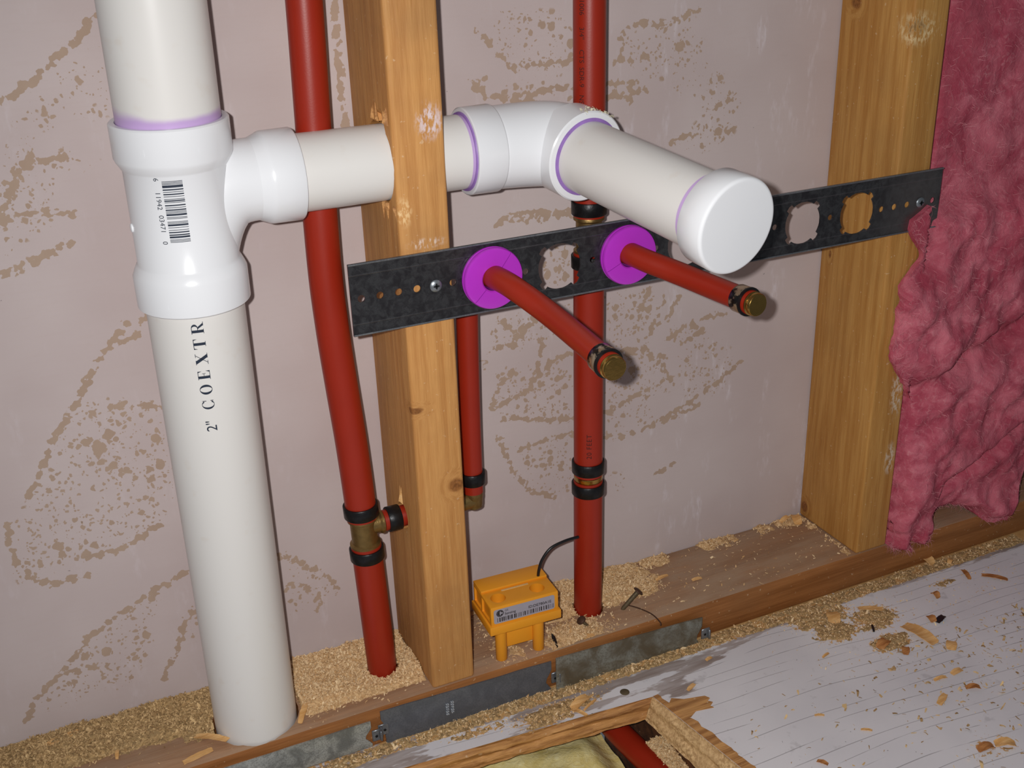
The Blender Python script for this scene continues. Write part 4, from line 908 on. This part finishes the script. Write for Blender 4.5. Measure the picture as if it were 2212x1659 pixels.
def build_dust(name, x0, x1, y0, y1, dens, hz, zb, mats, nfl, label, seed, stp=.0012, fsz=(.0008, .0030), big=(.04, 1.8)):
    nx_, ny_ = int((x1 - x0) / stp), int((y1 - y0) / stp); V = []; F = []; H = {}
    for j in range(ny_ + 1):
        for i in range(nx_ + 1):
            x = x0 + (x1 - x0) * i / nx_; y = y0 + (y1 - y0) * j / ny_; d = dens(x, y)
            h = -.0008 + d * hz * (.75 + .5 * fbm(x * 30 + seed, y * 30, 0, 3)) + .0016 * d * fbm(x * 260, y * 260, seed, 3) + .0012 * fbm(x * 90, y * 90, seed, 3)
            if d < .03: h = -.0009
            for hx, hy, hr in HOLES:
                r_ = math.hypot(x - hx, y - hy)
                if r_ < hr: h = -.02
            V.append((x, y, zb + h)); H[(i, j)] = h
    W = nx_ + 1; used = {}
    nV = []; nF = []
    def vi(a):
        if a not in used: used[a] = len(nV); nV.append(V[a])
        return used[a]
    for j in range(ny_):
        for i in range(nx_):
            if max(H[(i, j)], H[(i + 1, j)], H[(i, j + 1)], H[(i + 1, j + 1)]) > -.0004 and min(H[(i, j)], H[(i + 1, j)], H[(i, j + 1)], H[(i + 1, j + 1)]) > -.015:
                F.append(tuple(vi(a) for a in (j * W + i, j * W + i + 1, (j + 1) * W + i + 1, (j + 1) * W + i)))
    nb = len(F); rnd = random.Random(seed); c = 0; tries = 0; heap_f = len(F)
    while c < nfl and tries < nfl * 30:
        tries += 1; x = rnd.uniform(x0, x1); y = rnd.uniform(y0, y1); d = dens(x, y)
        if rnd.random() > d + .01 or (d == 0 and seed == 14): continue
        if any(math.hypot(x - hx, y - hy) < hr for hx, hy, hr in HOLES): continue
        i = int((x - x0) / (x1 - x0) * nx_); j = int((y - y0) / (y1 - y0) * ny_); h = max(H[(i, j)], 0) + zb
        L = rnd.uniform(*fsz) * (big[1] if rnd.random() < big[0] else 1); w_ = L * rnd.uniform(.15, .5); a = rnd.uniform(0, math.pi * 2); tl_ = rnd.gauss(0, .35); cu_ = rnd.uniform(-.4, .9) * L * .3
        dx = Vector((math.cos(a) * math.cos(tl_), math.sin(a) * math.cos(tl_), math.sin(tl_))); dy = Vector((-math.sin(a), math.cos(a), rnd.uniform(-.5, .5))).normalized()
        p = Vector((x, y, h + .0003 + abs(math.sin(tl_)) * L * .5)); k = len(nV)
        q0 = p - dx * L / 2; q1 = p + Vector((0, 0, cu_)); q2 = p + dx * L / 2
        qs = [q0 - dy * w_ / 2, q0 + dy * w_ / 2, q1 + dy * w_ / 2, q1 - dy * w_ / 2, q2 + dy * w_ / 2 * rnd.uniform(.2, 1), q2 - dy * w_ / 2 * rnd.uniform(.2, 1)]
        for q in qs:
            if q.y > -.0006 and zb > -.02: q.y = -.0006
        nV += [tuple(q) for q in qs]; F += [(k, k + 1, k + 2, k + 3), (k + 3, k + 2, k + 4, k + 5)]; c += 1
    o = mk(name, (nV, F), list(mats), None, False)
    o.data.polygons.foreach_set('material_index', [0] * heap_f + [1] * (len(F) - heap_f))
    o.data.polygons.foreach_set('use_smooth', [True] * heap_f + [False] * (len(F) - heap_f))
    tag(o, label, 'sawdust', kind='stuff'); return o
build_dust('sawdust', -.108, -.0006, -.088, -.0006, dens_left, .007, 0, (M['dust'], M['flake']), 16000, 'pale sawdust heaped on the plate between the drain pipe and left stud', 11)
build_dust('sawdust', -.45, -.110, -.075, -.0006, dens_left, .0052, 0, (M['dust_dirty'], M['flake_dirty']), 15000, 'dirty brown sawdust along the wall left of the drain pipe', 12)
build_dust('sawdust', .039, S0 - .0005, -.088, -.0006, dens_right, .0062, 0, (M['dust'], M['flake']), 14000, 'pale sawdust on the plate around the thick red riser', 13)
def dens_floor(x, y):
    d = fattr(x, y)[1]; k_ = (1 - sst(-.094, -.104, y)) * .75
    d = max(k_ * (.6 if x < .28 else .85), sst(.30, .62, d) * .9, .025 * sst(.3, .5, x))
    # keep out of the opening
    if y < TLl[1] + (TL[1] - TLl[1]) * (x - TLl[0]) / (TL[0] - TLl[0]) + .0015 and x < TL[0] + .018 and x > TLl[0]: return 0
    return d
HOLES = []
build_dust('sawdust', -.30, .66, -.185, -.0905, dens_floor, .0020, ZF, (M['dust_dirty'], M['flake']), 9000, 'sawdust scattered on the floor along the front of the bottom plate', 14, .0018, (.0006, .0024), (.03, 2.2))
def dens_scatter(x, y): return .5 * sst(.30, .50, x) * (.35 + .65 * max(0, fbm(x * 18, y * 18, 3, 2) + .3)) + .02
_h = build_dust('sawdust', .20, .70, -.42, -.186, lambda x, y: dens_scatter(x, y) * .30, .0001, ZF, (M['dust'], M['flake_dirty']), 1500, 'loose specks of sawdust scattered over the painted floor', 15, .004, (.0012, .0048))
def dens_ledge(x, y): return .9 if (x - .176) > -.001 + .5 * abs(fbm(y * 60, 1)) * .004 else 0
build_dust('sawdust', .1745, .1955, -.205, -.138, lambda x, y: .95 * sst(.1755, .180, x) * sst(-.205, -.185, y), .006, -.092, (M['dust'], M['flake']), 1600, 'sawdust piled beside the red tube inside the floor opening', 16)

# shavings that can be picked out one by one
def shaving(name, x, y, zb, L, w_, ang, lift, curl, mat, label, group, seed=0):
    nL, nW = 10, 4; V = []; F = []; rnd = random.Random(seed); a = math.radians(ang)
    for th in (0, .0006):
        for i in range(nL + 1):
            for j in range(nW + 1):
                u = i / nL; v = j / nW - .5; ww = w_ * (.75 + .25 * math.sin(math.pi * u)) * (1 + .18 * fbm(u * 5 + seed, 0)); lx = (u - .5) * L + (.05 * L * fbm(v * 7, seed) if i in (0, nL) else 0); ly = v * ww
                lz = .0006 + th + lift * u + curl * (math.sin(math.pi * u) + .6 * (v * 2) ** 2 * .5) + .0003 * fbm(u * 6, v * 6, seed)
                V.append((x + lx * math.cos(a) - ly * math.sin(a), y + lx * math.sin(a) + ly * math.cos(a), zb + max(lz, .0003)))
    n1 = (nL + 1) * (nW + 1); W = nW + 1
    for i in range(nL):
        for j in range(nW):
            q = i * W + j; F += [(q, q + W, q + W + 1, q + 1), (q + n1, q + 1 + n1, q + W + 1 + n1, q + W + n1)]
    rg = list(range(W)) + [i * W + nW for i in range(1, nL + 1)] + [nL * W + j for j in range(nW - 1, -1, -1)] + [i * W for i in range(nL - 1, 0, -1)]
    for i in range(len(rg)): q, r_ = rg[i], rg[(i + 1) % len(rg)]; F.append((q, r_, r_ + n1, q + n1))
    o = mk(name, (V, F), mat); tag(o, label, 'wood shaving', group); return o
G1 = 'wood shavings on the floor'; G2 = 'wood shavings on the bottom plate'
FL_ = [(.395, -.122, .016, .013, 60, .001, .002, 'chip', 'round curled shaving at the left end of the sawdust patch below the right stud'),
 (.436, -.127, .022, .006, -35, .001, .0008, 'chip', 'long flat shaving at the top of the sawdust patch below the right stud'),
 (.4480, -.1790, .036, .014, -82, .001, .003, 'chip', 'largest shaving, a broad straw coloured one on the floor'),
 (.408, -.176, .014, .010, 20, .002, .002, 'chip_brown', 'brown broken shaving left of the largest shaving'),
 (.420, -.192, .010, .007, 50, .001, .0015, 'chip_brown', 'small dark brown shaving at the foot of the largest one'),
 (.475, -.166, .009, .008, 80, .001, .002, 'chip_brown', 'small brown shaving just left of the black scrap'),
 (.543, -.090, .012, .011, 100, .002, .003, 'chip', 'knob shaped pale shaving against the plate below the pink insulation'),
 (.563, -.100, .008, .005, 30, .001, .0015, 'chip', 'small shaving right of the knob shaped one below the insulation'),
 (.581, -.142, .024, .006, -50, .0006, .0012, 'chip_brown', 'long thin brown sliver at the upper right of the floor'),
 (.560, -.125, .016, .005, 70, .0006, .0012, 'chip_brown', 'narrow upright brown sliver near the upper right floor edge'),
 (.506, -.139, .008, .007, 90, .001, .003, 'chip_brown', 'small peaked brown shaving between insulation and black scrap'),
 (.352, -.164, .009, .0026, 15, .0004, .0006, 'chip', 'lone pale sliver on bare white floor left of the large shaving'),
 (.439, -.235, .012, .006, 5, .0004, .001, 'chip', 'light tan chip in the middle right of the floor'),
 (.419, -.236, .012, .004, -10, .001, .0012, 'chip', 'glossy pale leaf shaped chip on the middle right floor'),
 (.401, -.257, .016, .006, 28, .0004, .0005, 'chip', 'straight rectangular chip lying on the floor at middle right'),
 (.435, -.258, .012, .006, -30, .001, .002, 'chip_brown', 'curled brown chip right of the rectangular one'),
 (.462, -.205, .012, .010, 45, .001, .0012, 'chip', 'crumbled pale chip on the floor below the black scrap'),
 (.295, -.226, .008, .0026, -30, .0004, .0006, 'chip', 'tiny lone sliver on the clean white floor, higher of two'),
 (.318, -.258, .009, .0026, -38, .0004, .0006, 'chip', 'tiny lone sliver on the clean white floor, lower of two'),
 (.261, -.272, .009, .004, -60, .0006, .001, 'chip_brown', 'small brown chip at the bottom edge beside the floor opening'),
 (.388, -.318, .014, .008, -10, .001, .0025, 'chip_brown', 'brown shaving near the bottom right corner, left one'),
 (.405, -.322, .016, .009, -30, .001, .003, 'chip', 'pale curled shaving in the bottom right corner'),
 (.255, -.120, .007, .0035, 10, .0004, .0006, 'chip', 'small pale chip below the end of the brown stained nail plate'),
 (.219, -.146, .011, .004, 25, .0003, .0004, 'chip', 'flat chip on the scuffed floor above the opening corner'),
 (.122, -.121, .020, .009, 20, .002, .0025, 'chip', 'large pale curl lying between nail plate and floor opening'),
 (.1150, -.131, .016, .004, -60, .001, .0015, 'chip', 'long pale sliver beneath the large curl above the opening'),
 (.128, -.127, .016, .0022, 22, .002, .0005, 'chip', 'thin bright stick of wood under the large curl')]
for i, (x, y, L, w_, a, lf, cu_, mt, lb) in enumerate(FL_): shaving('wood_shaving', x, y, ZF, L, w_, a, lf, cu_, M[mt], lb, G1, i)
PL_ = [(-.292, -.014, .034, .006, 8, .003, .0008, 'long pale splinter near the wall at the far left'), (-.193, -.0800, .024, .006, 12, .0003, .0004, 'pale flat chip on bare wood left of the drain pipe foot'),
 (-.1800, -.066, .030, .006, -42, .003, .0015, 'curled lip of wood raised beside the drain pipe foot'), (-.106, -.070, .022, .005, 60, .003, .0012, 'curled wood lip right of the drain pipe foot'), (.255, -.038, .014, .004, 5, .001, .001, 'pale chip behind the tall nail'),
 (.284, -.054, .010, .004, -8, .0006, .0006, 'rectangular chip alone on the plate right of the tall nail'), (.433, -.0125, .014, .010, 70, .003, .002, 'large pale chip at the inner foot of the amber stud'), (.423, -.006, .011, .006, 10, .003, .001, 'pale chip against the wall beside the amber stud'),
 (.149, -.0870, .010, .004, -10, .002, .001, 'bright small shaving between short nail and nail plate'), (-.250, -.050, .009, .003, 80, .001, .001, 'short upright sliver on the plate at far left')]
for i, (x, y, L, w_, a, lf, cu_, lb) in enumerate(PL_): shaving('wood_shaving', x, y, .0008 if y > -.05 else 0, L, w_, a, lf, cu_, M['chip'], lb, G2, 50 + i)
b1 = shaving('black_scrap', .4830, -.1700, ZF, .013, .006, 20, .0004, .0012, M['black'], 'glossy black scrap lying on the white floor', 'black scraps', 80); b1['category'] = 'scrap'
b2 = shaving('black_scrap', .4170, -.1520, ZF, .010, .0022, 60, .0006, .0006, M['black'], 'thin black splinter at the edge of the sawdust patch', 'black scraps', 81); b2['category'] = 'scrap'
